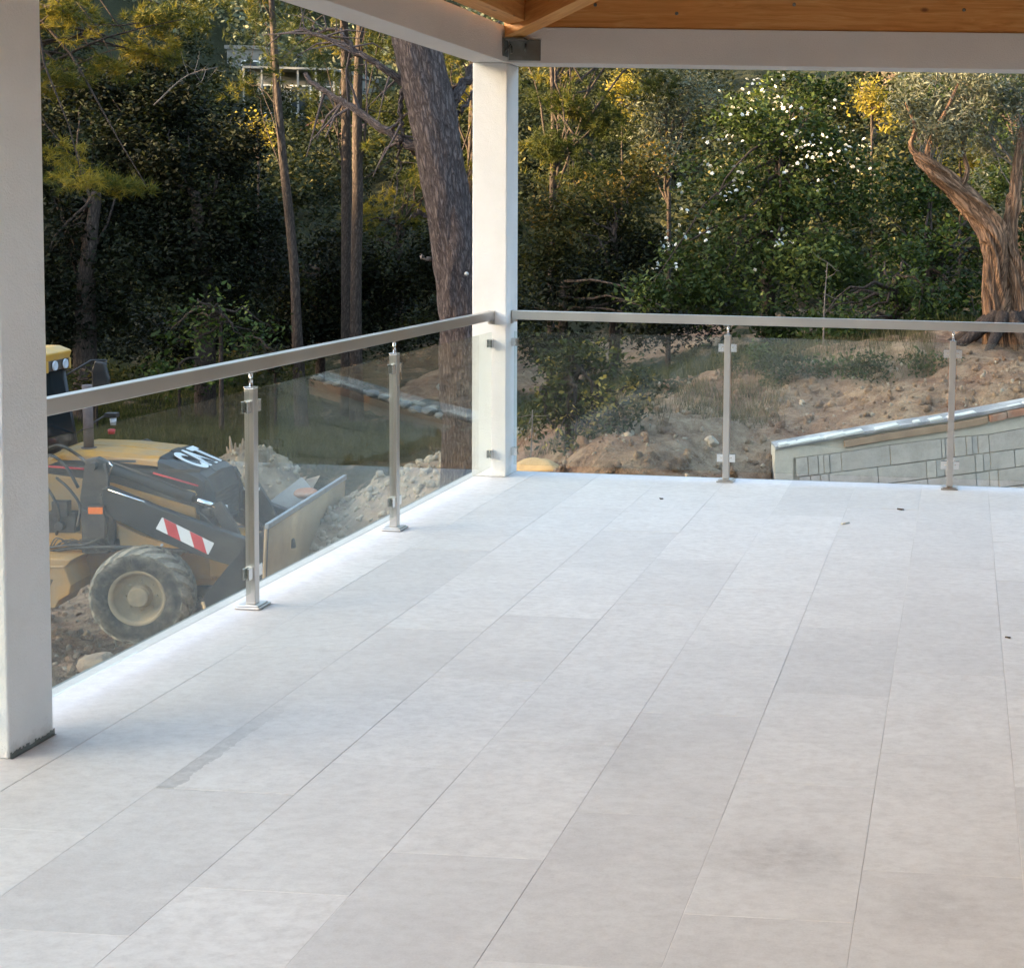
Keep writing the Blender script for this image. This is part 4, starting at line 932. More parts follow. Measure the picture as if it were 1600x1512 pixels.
# ---- grass and weeds
def blades(name, regions, mat, h, wd, kind='stuff', per=7):
    vs_, ts = [], []
    for (pts2, n) in regions:
        p = pts2(n); z = ground_z(p[:, 0], p[:, 1])
        b = np.stack([p[:, 0], p[:, 1], z-.02], 1); b = np.repeat(b, per, 0)+RNG.normal(size=(len(b)*per, 3))*np.array([.05, .05, 0])
        m = len(b); hh = h*(.4+.9*RNG.random((m, 1))); a = RNG.random(m)*2*pi
        side = np.stack([np.cos(a), np.sin(a), np.zeros(m)], 1)*wd; lean = unit(m)*np.array([.45, .45, 0])*hh
        v = np.empty((m, 3, 3)); v[:, 0] = b-side; v[:, 1] = b+side; v[:, 2] = b+lean; v[:, 2, 2] += hh[:, 0]
        vs_.append(v); ts.append(np.clip(RNG.random(m)*.6+np.repeat(RNG.random(len(z))*.4, per), 0, 1))
    v = np.concatenate(vs_); t = np.concatenate(ts); n = len(v)
    o = link(name, mesh_np(name, v.reshape(-1, 3), np.arange(n*3).reshape(n, 3), 3, mat, t)); tag(o, kind=kind); return o
def band(u0, u1, v0, v1, d0, d1):
    def f(n):
        t = RNG.random(n); s_ = RNG.random(n); out = np.empty((n, 2))
        for i in range(n):
            q = at(u0+(u1-u0)*t[i], 400, d0+(d1-d0)*s_[i]); out[i] = (q.x, q.y)
        return out
    return f
g1 = blades('grass', [(band(60, 760, 0, 0, 21.5, 27), 9000), (band(60, 500, 0, 0, 27, 33), 3500)], MT['grass'], .16, .007)
g1['label'] = 'patchy green grass on the slope below the wood'; g1['category'] = 'grass'
g2 = blades('dry_weeds', [(band(1130, 1460, 0, 0, 16.6, 18.6), 450), (band(1060, 1220, 0, 0, 14.8, 16.4), 220), (band(820, 1040, 0, 0, 14, 20), 700)], MT['drygrass'], .17, .004, per=8)
g2['label'] = 'dry wispy grass on the earth bank'; g2['category'] = 'grass'
g3 = blades('ground_cover', [(band(800, 1750, 0, 0, 19, 24), 4500)], MT['grass'], .25, .014)
g3['label'] = 'dark green ground cover under the shrubs'; g3['category'] = 'ground cover'

# ---- distant wooded hillside
def hill_pts(n, x0, x1, y0, y1):
    return np.stack([x0+(x1-x0)*RNG.random(n), y0+(y1-y0)*RNG.random(n)], 1)
def canopy(name, label, p, size, per, rad, hgt, mat, tshift=0):
    z = ground_z(p[:, 0], p[:, 1]); cl = []
    for (x, y), zz in zip(p, z):
        r = rad*(.6+.8*random.random()); k = 16
        q = unit(k)*np.array([r, r, r*1.1]); q[:, 2] = np.abs(q[:, 2])
        cl.append(np.hstack([np.array([x, y, zz+hgt*random.uniform(.2, .9)])+q, np.full((k, 1), random.random()*.5)]))
    cl = np.vstack(cl); o = link(name, leaf_mesh(name, cl, per, size*1.8, size, .7, mat, tintshift=tshift)); tag(o, label, 'wood', kind='stuff'); return o
canopy('distant_wood', 'wooded hillside in haze-tinted leaf colour behind the trees', np.vstack([hill_pts(700, -60, 40, 62, 100), hill_pts(500, -110, 100, 95, 165)]), .26, 9, 1.9, 2.0, MT['far'])
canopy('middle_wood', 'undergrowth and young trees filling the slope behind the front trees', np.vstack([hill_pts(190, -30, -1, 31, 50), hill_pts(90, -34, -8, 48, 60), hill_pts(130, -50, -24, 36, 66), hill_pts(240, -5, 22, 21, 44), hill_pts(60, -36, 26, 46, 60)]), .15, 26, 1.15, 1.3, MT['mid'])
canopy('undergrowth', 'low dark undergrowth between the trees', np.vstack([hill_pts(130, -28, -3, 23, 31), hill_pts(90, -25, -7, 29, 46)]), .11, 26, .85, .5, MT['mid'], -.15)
canopy('sun_block_wood', 'added wooded ridge outside the frame on the left, breaking up low sun', np.vstack([hill_pts(70, -64, -40, -50, -14), hill_pts(26, -60, -40, -10, 30)]), .42, 9, 2.0, 3.6, MT['mid'])  # unseen trees added to block and dapple the low sun
canopy('reflection_wood', 'trees added outside the frame on the right to darken glass reflections', hill_pts(70, 10, 24, -2, 34), .22, 16, 1.7, 3.4, MT['mid'])  # unseen, added to darken what the left glass reflects
canopy('rear_wood', 'wood outside the frame around the house', np.vstack([hill_pts(60, -50, -22, -50, -22), hill_pts(80, 20, 60, -30, 40), hill_pts(80, -30, 50, -70, -35)]), .45, 8, 2.4, 3.5, MT['mid'])

# pale houses far up the slope, glimpsed between trunks
def far_house(label, u, v, d, wd, dp, ht, roofm, wallm, rz=0.2, nwin=3, porch=False):
    q = at(u, v, d); h = empty('house', (q.x, q.y, q.z), rz); tag(h, label, 'house')
    MB().box((-wd/2, 0, -5), (wd/2, dp, ht)).build('wall', wallm, h)
    MB().prism([(-wd/2-.3, ht), (wd/2+.3, ht), (wd/2+.1, ht+.12), (0, ht+wd*.2), (-wd/2-.1, ht+.12)], -.4, dp+.4).build('roof', roofm, h) if roofm else MB().box((-wd/2-.1, -.1, ht), (wd/2+.1, dp+.1, ht+.2)).build('roof', wallm, h)
    for i in range(nwin):
        x = -wd/2+wd*(i+.5)/nwin
        f = MB().box((x-.5, -.03, ht-2.0), (x+.5, -.001, ht-.6)).build('window', MT['white'], h); MB().box((x-.43, -.04, ht-1.93), (x+.43, -.031, ht-.67)).build('pane', MT['winglass'], f)
    if porch:
        for i in range(6):
            x = -wd/2+wd*i/5; MB().box((x-.04, -1.6, ht-2.4), (x+.04, -1.52, ht)).build('porch_post', MT['render'], h)
        MB().box((-wd/2, -1.7, ht), (wd/2, -.11, ht+.10)).build('porch_roof', MT['render'], h)
    return h
far_house('red tiled roof of a far house, just left of the twin pines', 508, 222, 62, 3.4, 4, .25, MT['roofred'], MT['render'], -.5, 2)
far_house('pale far house with a white post veranda between thin tree and twin pines', 470, 140, 70, 4.2, 5, .8, None, MT['render'], .1, 3, True)
far_house('white far house gable high on the slope, left of the thin tree', 392, 92, 80, 2.6, 4, .5, None, MT['render'], .1, 1)

# ================================================================== EARTHWORKS
def rock_mesh(name, r, seed, mat, sq=(1, .8, .6), sub=3, amp=.35):
    bm_ = __import__('bmesh').new(); __import__('bmesh').ops.create_icosphere(bm_, subdivisions=sub, radius=1)
    rr = np.random.default_rng(seed); cuts = [(unit(1)[0], rr.uniform(.55, .85)) for _ in range(9)]
    for v in bm_.verts:
        p = np.array(v.co)
        for n, d in cuts:
            k = p@n
            if k > d: p = p-n*(k-d)*.85
        p = p*(1+amp*.4*float(fbm(np.array([p[0]*2.3+seed]), np.array([p[1]*2.3+p[2]*1.7]), 3, seed)[0]))
        v.co = Vector(p*np.array(sq)*r)
    me = bpy.data.meshes.new(name); bm_.to_mesh(me); bm_.free(); me.materials.append(mat); return me
def rock(label, u, v, d, r, mat, seed, sq=(1, .8, .6), sink=.0, sub=3):
    q = at(u, v, d); o = link('rock', rock_mesh('rock', r, seed, mat, sq, sub)); o.location = (q.x, q.y, q.z-sink); o.rotation_euler = (0, 0, seed*1.3); tag(o, label, 'rock'); return o
q = at(850, 742, 10.2)
rk1 = link('rock', rock_mesh('rock', .22, 5, MT['ochre'], (1.05, .8, .62), 4, .2)); rk1.data.polygons.foreach_set('use_smooth', [True]*len(rk1.data.polygons)); rk1.location = (q.x, q.y, q.z+.01); tag(rk1, 'rounded ochre yellow boulder right behind the corner column at floor level', 'rock')
rock('pale rough rock beside the ochre boulder at the floor edge', 920, 746, 10.2, .10, MT['rock'], 7)
rock('flat earthy rock lying left of the loader front wheel', 148, 1036, 14.4, .2, MT['earth'], 9, (1.2, .9, .6))
rock('small rock at the foot of the bank left of the first right post', 1112, 690, 12.6, .09, MT['rock'], 11)

def heap(name, label, cx, cy, rx, ry, h, mat, seed, rz=0, lumps=None, rub=900, rs=(.015, .07), base=None):
    n = 110; g = np.linspace(-1.25, 1.25, n); A, B = np.meshgrid(g, g); r2 = A**2+B**2
    prof = np.clip(1-r2/1.1, 0, None)**.8
    if lumps is not None:
        for (a0, b0, rr, hh) in lumps: prof = np.maximum(prof, hh*np.exp(-((A-a0)**2+(B-b0)**2)/rr**2))
    c, s_ = cos(rz), sin(rz); X = cx+(A*rx*c-B*ry*s_); Y = cy+(A*rx*s_+B*ry*c)
    nz = fbm(X*1.4, Y*1.4, 6, seed, .62)
    Z = h*prof*(1+.35*nz)+fbm(X*5, Y*5, 4, seed+2, .65)*.10*np.clip(prof*4, 0, 1)
    gz_ = ground_z(X.ravel(), Y.ravel(), False).reshape(X.shape); Zw = gz_+Z-.12*(prof <= 0.02)-.05
    v = np.stack([X.ravel()-cx, Y.ravel()-cy, Zw.ravel()], 1)
    i = (np.arange(n-1)[:, None]*n+np.arange(n-1)[None]).ravel(); f = np.stack([i, i+1, i+1+n, i+n], 1)
    root = empty(name, (cx, cy, 0)); tag(root, label, 'heap')
    o = link('earth', mesh_np('earth', v, f, 4, mat, None, True), root)
    # rubble: lumps of stone bedded in the surface
    rr = np.random.default_rng(seed); base_ = []
    ico = rock_mesh('r', 1, seed, mat, (1, .85, .7), 1, .6); cv = np.array([tuple(q.co) for q in ico.vertices]); cf = np.array([tuple(p.vertices) for p in ico.polygons]); bpy.data.meshes.remove(ico)
    V, F_ = [], []; k = 0
    for _ in range(rub):
        a = rr.integers(8, n-8); b = rr.integers(8, n-8)
        if prof[a, b] < .03: continue
        sz = rs[0]+(rs[1]-rs[0])*rr.random()**3; e = Euler((rr.random()*6, rr.random()*6, rr.random()*6)).to_matrix()
        p = cv*sz*np.array([1, .6+.6*rr.random(), .6+.5*rr.random()]); p = p@np.array(e).T
        V.append(p+np.array([X[a, b]-cx, Y[a, b]-cy, Zw[a, b]+sz*.3])); F_.append(cf+k); k += len(cv)
    o = link('rubble', mesh_np('rubble', np.vstack(V), np.vstack(F_), 3, MT['debris']), root); tag(o, kind='stuff')
    return root
def xy(u, v, d): q = at(u, v, d); return q.x, q.y
hx, hy = xy(560, 800, 16.9)
heap('rubble_heap', 'long heap of pale earth and rubble behind the loader bucket', hx, hy, 2.0, 1.3, .44, MT['earth'], 31, .1, [(-.75, .1, .45, .7), (.25, 0, .45, 1.0)], 3200, (.012, .075))
hx2, hy2 = xy(372, 740, 20.5)
heap('earth_mound', 'small pinkish earth mound with a broken stump behind the loader hood', hx2, hy2, .8, .7, .62, MT['earth'], 35, .3, None, 300)
# torn stump on the mound
b = Vector((hx2, hy2, gz1(hx2, hy2)+.62)); mbs = MB()
for k in range(9):
    a = k*.7; mbs.tube([Vector((cos(a)*.12, sin(a)*.12, -.25)), Vector((cos(a)*.10, sin(a)*.10, .1)), Vector((cos(a)*.15, sin(a)*.13, .2+.2*random.random()))], [.05, .04, .008], 6)
stp = mbs.build('stump', MT['plank']); stp.location = b; tag(stp, 'splintered orange-brown stump on top of the small mound', 'stump')
# broken slab lying on the heap
q = at(462, 768, 17.0)
sl = MB().prism([(-.40, -.22), (.06, .17), (.30, -.10), (.22, -.26)], -.03, .03).build('broken_slab', MT['concrete'], None, .006); sl.location = (q.x, q.y, q.z); sl.rotation_euler = (radians(-18), 0, radians(10))
tag(sl, 'grey pointed slab fragment leaning on the rubble heap behind the bucket', 'slab')
q = at(480, 772, 16.8)
cl_ = link('clay_lump', rock_mesh('clay_lump', .15, 17, MT['brickm'], (1.2, .8, .5))); cl_.location = q; tag(cl_, 'reddish clay lump in front of the grey slab fragment', 'lump')

# low earth-retaining board wall with stones along its top, left of the corner
lw = empty('low_wall', (0, 0, 0)); tag(lw, 'low brown edging wall topped with grey stones, sloping down behind the railing', 'wall')
LP = [Vector(W(488, 590, 30)), Vector(W(560, 610, 28.8)), Vector(W(640, 637, 27.3)), Vector(W(700, 655, 26.2)), Vector(W(770, 676, 25.2))]
for a, b in zip(LP[:-1], LP[1:]):
    d = b-a; L = d.length; X = d.normalized(); Y = Vector((0, 0, 1)).cross(X).normalized(); Z = X.cross(Y); m4 = Matrix((X, Y, Z)).transposed().to_4x4(); m4.translation = a
    bo_ = MB().box((-.02, -.05, -.34), (L+.02, .05, -.03)).build('edging_board', MT['bankboard'], lw); bo_.matrix_local = m4
    n = int(L/.38)
    for i in range(n):
        p = a+d*((i+.5)/n); st = link('stone', rock_mesh('stone', random.uniform(.13, .21), random.randint(1, 99), MT['stone'], (1.25, .8, .45), 2), lw)
        st.location = p+Vector((0, random.uniform(-.05, .05), random.uniform(-.02, .05))); st.rotation_euler = (0, 0, random.uniform(-.5, .5)+atan2(d.y, d.x))
for (u, v, d, r, lb) in ((548, 590, 28.6, .17, 'larger pale stone lying above the low edging wall'), (690, 604, 26.5, .12, 'small pale stone on the bare slope left of the big pine trunk')):
    rock(lb, u, v, d, r, MT['stone'], int(u))

# ---- block retaining wall cut into the bank
A_ = Vector(W(1211, 741, 14.0)); B_ = Vector(W(1640, 741, 14.5)); Xw = (B_-A_); Xw.z = 0; Xw.normalize()
bw = empty('block_wall', A_, atan2(Xw.y, Xw.x)); tag(bw, 'grey concrete block retaining wall with sloping top, below the earth bank', 'wall')
inv = bw.matrix_basis.inverted()
def wl(u, v):        # picture position to (along, up) on the wall face
    r = ray(u, v); Yn = Vector((-Xw.y, Xw.x, 0)); t_ = (A_-CAM).dot(Yn)/r.dot(Yn); p = CAM+r*t_; d = p-A_
    return d.dot(Xw), d.z
def px4(X, Y): return wl(1180+X/3.81, 450+Y/3.81)
TL = [px4(118, 955), px4(480, 893), px4(800, 838), px4(1130, 788), px4(1380, 742), px4(1600, 700), px4(2100, 600)]
top = TL
bodyp = [(top[0][0], -1.0)]+top+[(top[-1][0], -1.0)]
MB().prism(bodyp[::-1], .03, .30).build('wall_core', MT['mortar'], bw)
# end face render and mortar band under the coping
bandlo = [px4(118, 1300), px4(225, 1300), px4(225, 1010), px4(510, 975), px4(800, 930), px4(1100, 893), px4(1385, 868), px4(1600, 830), px4(2100, 740)]
MB().prism(([px4(118, 955)]+[bandlo[0]]+bandlo[1:]+[px4(2100, 660)]+[px4(1600, 755), px4(1385, 800), px4(1130, 850), px4(800, 905), px4(530, 955), px4(300, 935)]), -.004, .03).build('mortar_band', MT['mortar'], bw)
# blocks, laid parallel to the slope
rows = [(985, [240, 312, 372, 405, 440, 510, 800, 1105, 1128, 1180, 1252, 1288, 1322, 1388, 1640, 1900]),
        (1092, [255, 322, 382, 430, 722, 1010, 1068, 1118, 1160, 1300, 1348, 1390, 1535, 1600, 1680, 1960]),
        (1200, [262, 330, 560, 720, 1010, 1300, 1378, 1432, 1600, 1900]),
        (1308, [270, 560, 850, 1140, 1430, 1720])]
SL = -.128
def rowy(y0, X): return y0+(X-500)*SL*1.0
gap = .9
for ri, (y0, js) in enumerate(rows):
    # first row reaches up to the mortar band
    for a, b in zip(js[:-1], js[1:]):
        hh = 107
        lean = .06
        def c(X, dy): return px4(X+lean*(dy+ri*107), rowy(y0, X)+dy)
        g0 = 1.9
        ytop = -18 if ri == 0 else 3
        if ri == 0:
            # clip against the band's lower edge
            def bandy(X): return np.interp(X, [225, 510, 800, 1100, 1385, 1600, 2100], [1010, 975, 930, 893, 868, 830, 740])
            pts4 = [c(a+g0, hh-2), c(b-g0, hh-2), px4(b-g0, bandy(b)+5), px4(a+g0, bandy(a)+5)]
        else: pts4 = [c(a+g0, hh-2), c(b-g0, hh-2), c(b-g0, ytop), c(a+g0, ytop)]
        pr = -.004-random.random()*.014
        MB().prism(pts4, pr, .028).build('block', MT['block'], bw, .003, 1)
# coping pieces and the torn white strip along the crest
def strip(name, Xs, up, th, y0_, y1_, mat):
    pts_lo = [px4(X, np.interp(X, [118, 480, 800, 1130, 1380, 1600, 2100], [955, 893, 838, 788, 742, 700, 600])+up+th) for X in Xs]
    pts_hi = [px4(X, np.interp(X, [118, 480, 800, 1130, 1380, 1600, 2100], [955, 893, 838, 788, 742, 700, 600])+up) for X in Xs]
    return MB().prism(pts_lo+pts_hi[::-1], y0_, y1_).build(name, mat, bw, .003)
strip('coping_plank', [530, 800, 1130, 1380], 22, 40, -.035, .03, MT['plank'])
strip('coping_brick', [1392, 1490], 16, 40, -.045, .03, MT['brickm']); strip('coping_brick', [1496, 1606], 12, 42, -.04, .03, MT['brickm']); strip('coping_brick', [1612, 1800], 10, 42, -.045, .03, MT['brickm'])
strip('mortar_strip', [118, 300, 480, 800, 1130, 1380, 1600, 2100], -13, 20, -.02, .31, MT['film'])
mbf = MB()
for i in range(20):
    X = random.choice([random.uniform(118, 500), random.uniform(118, 1650)]); y = np.interp(X, [118, 480, 800, 1130, 1380, 1600, 2100], [955, 893, 838, 788, 742, 700, 600])-12
    a0, z0 = px4(X, y); L = random.uniform(.05, .28); h = random.uniform(.004, .016)
    mbf.prism([(a0, z0-.01), (a0+L, z0-.01+L*.17), (a0+L*.9, z0+h+L*.17), (a0+L*.1, z0+h)], -.02+random.uniform(-.02, .02), random.uniform(.05, .12))
o = mbf.build('torn_film', MT['flower'], bw); tag(o, kind='stuff')

# stones bedded in the bank
rr = np.random.default_rng(5); ico = rock_mesh('r', 1, 3, MT['rock'], (1, .85, .7), 1, .6); cv = np.array([tuple(q.co) for q in ico.vertices]); cf = np.array([tuple(p.vertices) for p in ico.polygons]); bpy.data.meshes.remove(ico)
V, F_ = [], []; k = 0
def scatter(n, u0, u1, d0, d1, s0, s1, dens_fn=None):
    global k
    u = rr.uniform(u0, u1, n); d = rr.uniform(d0, d1, n); q = np.array([tuple(at(a_, 500, b_)) for a_, b_ in zip(u, d)])
    q = q[~((q[:, 0] > EX-.1) & (q[:, 0] < RIGHT) & (q[:, 1] < EY+.1))]; zz = ground_z(q[:, 0], q[:, 1])
    for (x, y), z in zip(q[:, :2], zz):
        sz = s0+(s1-s0)*rr.random()**5; e = np.array(Euler((rr.random()*6, rr.random()*6, rr.random()*6)).to_matrix())
        V.append((cv*sz*np.array([1, .6+.6*rr.random(), .5+.5*rr.random()]))@e.T+np.array([x, y, z+sz*.2])); F_.append(cf+k); k += len(cv)
scatter(3000, 820, 1750, 9.3, 17.2, .008, .045)
scatter(900, -20, 420, 12.6, 19, .015, .09)
n_pale = len(V); V2, F2 = V, F_; V, F_ = [], []; k = 0
scatter(4200, 820, 1750, 9.3, 17.2, .012, .075)
scatter(1500, -20, 420, 12.6, 19, .015, .09)
o = link('clods', mesh_np('clods', np.vstack(V), np.vstack(F_), 3, MT['ground'], np.zeros(sum(len(f_) for f_ in F_)), False, 'veg')); tag(o, 'lumps of dug earth lying on the bank', 'clods', kind='stuff')
V, F_ = V2, F2
o = link('loose_stones', mesh_np('loose_stones', np.vstack(V), np.vstack(F_), 3, MT['rock'])); tag(o, 'scattered stones bedded in the bare earth', 'stones', kind='stuff')

# ================================================================== WHEEL LOADER
HD = radians(8)
ld = empty('backhoe_loader', (-5.8076, 6.5687, -2.972), HD)
tag(ld, 'dusty yellow and black wheel loader with raised bucket, parked below the terrace', 'loader')
def wheel(x, y, R, wd, nm='wheel', side=-1, rimr=.27, steer=0.0, nlug=18):
    """side: -1 the outer face looks towards -y"""
    wr = empty(nm, (x, y, R)); wr.parent = ld; wr.rotation_euler = (0, 0, steer)
    s_ = side; h = wd/2
    prof = [(-h*.72, rimr), (-h*.98, rimr*1.12), (-h*1.03, R*.72), (-h*.98, R*.86), (-h*.80, R*.915), (-h*.4, R*.93), (0, R*.935), (h*.4, R*.93), (h*.80, R*.915), (h*.98, R*.86), (h*1.03, R*.72), (h*.98, rimr*1.12), (h*.72, rimr)]
    MB().lathe(prof, 56, 'y').build('tyre', MT['tyre'], wr)
    q = MB()
    rp = [(s_*h*.86, rimr*1.13), (s_*h*.92, rimr*1.10), (s_*h*.90, rimr*.98), (s_*h*.70, rimr*.93), (s_*h*.34, rimr*.90), (s_*h*.22, rimr*.72), (s_*h*.30, rimr*.50), (s_*h*.34, .001)]
    q.lathe(rp, 40, 'y').build('rim', MT['rim'], wr)
    q = MB().lathe([(s_*h*.30, rimr*.46), (s_*h*.62, rimr*.43), (s_*h*.64, rimr*.41), (s_*h*.78, rimr*.39), (s_*h*.81, rimr*.34), (s_*h*.81, .001)], 36, 'y', False)
    hb = q.build('hub', MT['rim'], wr)
    q = MB()
    for k_ in range(8):
        a = k_*pi/4; q.lathe([(s_*h*.3, .016), (s_*h*.42, .016), (s_*h*.44, .001)], 6, 'y', False, (cos(a)*rimr*.60, 0, sin(a)*rimr*.60))
    q.build('wheel_nuts', MT['rim'], wr)
    # chevron lugs: one mesh for each hand, copied round the tyre
    for hand in (-1, 1):
        mb = MB(); pr = []
        n = 6
        for i in range(n+1):
            t_ = i/n; yy = hand*(h*(1.02-1.0*t_)); ang = .30*t_*(.52/R)*1.25; drop = (.05*(1-t_)**3)*R/.52
            pr.append((yy, ang, R-.0-drop))
        for i in range(n):
            (y0, a0, r0), (y1, a1, r1) = pr[i], pr[i+1]; w0 = .058/R
            def pt(yv, a, r): return (r*sin(a), yv, r*cos(a))
            lo0 = R*.88; mb.add([pt(y0, a0-w0, lo0), pt(y0, a0-w0*.75, r0), pt(y0, a0+w0*.75, r0), pt(y0, a0+w0, lo0), pt(y1, a1-w0, lo0), pt(y1, a1-w0*.75, r1), pt(y1, a1+w0*.75, r1), pt(y1, a1+w0, lo0)],
                   [(0, 4, 5, 1), (1, 5, 6, 2), (2, 6, 7, 3)]+([(0, 1, 2, 3)] if i == 0 else [])+([(7, 6, 5, 4)] if i == n-1 else []))
        me = mb.mesh('lug', MT['tyre'])
        for k_ in range(nlug):
            l_ = link('lug', me, wr); l_.rotation_euler = (0, -(k_+(.5 if hand > 0 else 0))*2*pi/nlug, 0)
    return wr
for s_ in (-1, 1):
    wheel(0, s_*.80, .515, .36, 'front_wheel', s_, .265)
    wheel(-2.15, s_*.82, .70, .44, 'rear_wheel', s_, .36, 0, 20)
Lp = lambda nm, mb, mt, bev=.006, parent=ld: mb.build(nm, MT[mt], parent, bev)
# chassis
Lp('chassis', MB().box((-2.6, -.36, .55), (.55, .36, .95)).box((.25, -.30, .48), (.72, .30, .86)), 'yellow', .02)
Lp('front_bumper', MB().box((.52, -.42, .60), (.74, .42, .92)).box((.50, -.46, .90), (.70, .46, .96)), 'yellow', .02)
Lp('front_axle', MB().tube([(0, -.68, .515), (0, .68, .515)], [.085, .085], 12).box((-.13, -.2, .38), (.13, .2, .62)), 'dark', .01)
Lp('rear_axle', MB().tube([(-2.15, -.65, .70), (-2.15, .65, .70)], .12, 12), 'dark')
# engine bay sides and hood
side = [(-1.15, .95), (.38, .95), (.42, 1.20), (.40, 1.36), (-.45, 1.62), (-1.15, 1.72)]
Lp('side_panel', MB().prism(side, -.455, .455), 'yellow', .015)
Lp('engine_bay', MB().prism([(-1.12, 1.62), (.45, 1.28), (.47, 1.58), (.1, 1.72), (-1.12, 1.84)], -.43, .43), 'dark', .01)
hz = lambda x: np.interp(x, [-1.12, -.95, -.5, .05, .45, .50], [1.90, 1.965, 1.955, 1.90, 1.725, 1.68])
def hoodshell(xs, y, t0, drop=.16):
    mb = MB(); sec = []
    for x in xs:
        z = float(hz(x)); w_ = y*(1-.06*max(0, x)); sec.append([(x, -w_, z-drop), (x, -w_, z-.05), (x, -w_+.07, z-.006), (x, -.12, z+.008), (x, -.11, z+.02), (x, .11, z+.02), (x, .12, z+.008), (x, w_-.07, z-.006), (x, w_, z-.05), (x, w_, z-drop)])
    n = len(sec[0]); v = [p for s2 in sec for p in s2]
    f = [(i*n+j, i*n+j+1, (i+1)*n+j+1, (i+1)*n+j) for i in range(len(sec)-1) for j in range(n-1)]
    f += [tuple(range(n-1, -1, -1)), tuple((len(sec)-1)*n+j for j in range(n))]
    return mb.add(v, f, False)
Lp('hood', hoodshell([-1.12, -1.05, -.95, -.8, -.65, -.5, -.3, -.1, 0.02], .455, 0, .10), 'yellow', .004)
fhood = Lp('front_hood', hoodshell([0.022, .1, .2, .3, .4, .50], .457, 0, .20), 'black', .004)
Lp('hood_seam', MB().box((-1.0, -.463, 1.74), (.46, -.452, 1.775), Matrix.Shear('XZ', 4, (0, 0)) if False else None), 'dark', 0)
# nose: black grille shell with bars and slats
gr = Lp('grille', MB().prism([(.44, 1.05), (.56, 1.10), (.57, 1.50), (.50, 1.665), (.42, 1.70)], -.42, .42), 'black', .015)
for k_ in range(9): MB().box((.566, -.34, 1.14+k_*.042), (.578, .34, 1.160+k_*.042)).build('grille_bar', MT['dark'], gr)
for y in (-.40, .40): MB().prism([(.50, 1.05), (.62, 1.08), (.60, 1.52), (.53, 1.66), (.49, 1.66)], y-.025, y+.025).build('grille_guard', MT['black'], gr, .006)
MB().tube([(.60, .37, 1.55), (.68, .40, 1.30), (.70, .42, 1.12)], .014, 8).build('grille_guard', MT['rim'], gr)
# lettering and its triangle on the hood
def text(body, size, m4, mat, parent, name, ext=.002, sx=1.0):
    cu = bpy.data.curves.new(name, 'FONT'); cu.body = body; cu.size = size; cu.extrude = ext; cu.align_x = 'CENTER'; cu.offset = size*.03; cu.space_character = 1.12
    tmp = bpy.data.objects.new('tmp', cu); COL.objects.link(tmp)
    dg = bpy.context.evaluated_depsgraph_get(); me = bpy.data.meshes.new_from_object(tmp.evaluated_get(dg)); bpy.data.objects.remove(tmp)
    me.materials.clear(); o = link(name, me, parent, mat); o.matrix_local = m4 @ Matrix.Diagonal((sx, 1, 1, 1)); return o
nx = Vector((-(1.80-1.90), 0, .25)).normalized()
Xt = Vector((0, 1, 0)); Yt = Vector((-1, 0, .4375)).normalized(); Zt = Xt.cross(Yt)
m4 = Matrix((Xt, Yt, Zt)).transposed().to_4x4(); m4.translation = Vector((.43, -.02, 1.763))
text('CAT', .50, m4, MT['white'], fhood, 'lettering', .004, .58)
MB().add([(.43, -.095, 1.772), (.43, .075, 1.772), (.29, -.01, 1.833)], [(0, 1, 2)]).build('triangle_mark', MT['black'], fhood).location = (0, 0, .003)
# red line and fittings under the hood
Lp('red_stripe', MB().tube([(-.02, -.468, 1.735), (.44, -.462, 1.60)], .010, 8), 'red', 0)
Lp('red_stripe', MB().tube([(-1.15, -.468, 1.80), (-.62, -.468, 1.765)], .012, 8), 'red', 0)
# headlight strips
for s_ in (-1, 1):
    q = MB().box((.43, s_*.52-.05, 1.385), (.60, s_*.52+.05, 1.42), Matrix.Rotation(radians(6), 4, 'Y') @ Matrix.Translation((0, 0, .05))); Lp('headlight_guard', q, 'white', .004)
    Lp('headlight', MB().box((.50, s_*.50-.05, 1.26), (.60, s_*.50+.05, 1.37)), 'dark', .01)
Lp('brass_fitting', MB().tube([(.32, -.47, 1.545), (.40, -.47, 1.53), (.42, -.48, 1.50)], .018, 8), 'yellowc', 0)
# exhaust stack
ex = Lp('exhaust_stack', MB().tube([(-.77, -.25, 1.9), (-.775, -.25, 2.3), (-.78, -.25, 2.64)], [.050, .050, .050], 20).tube([(-.77, -.25, 1.94), (-.77, -.25, 1.97)], .075, 16), 'rust', 0)
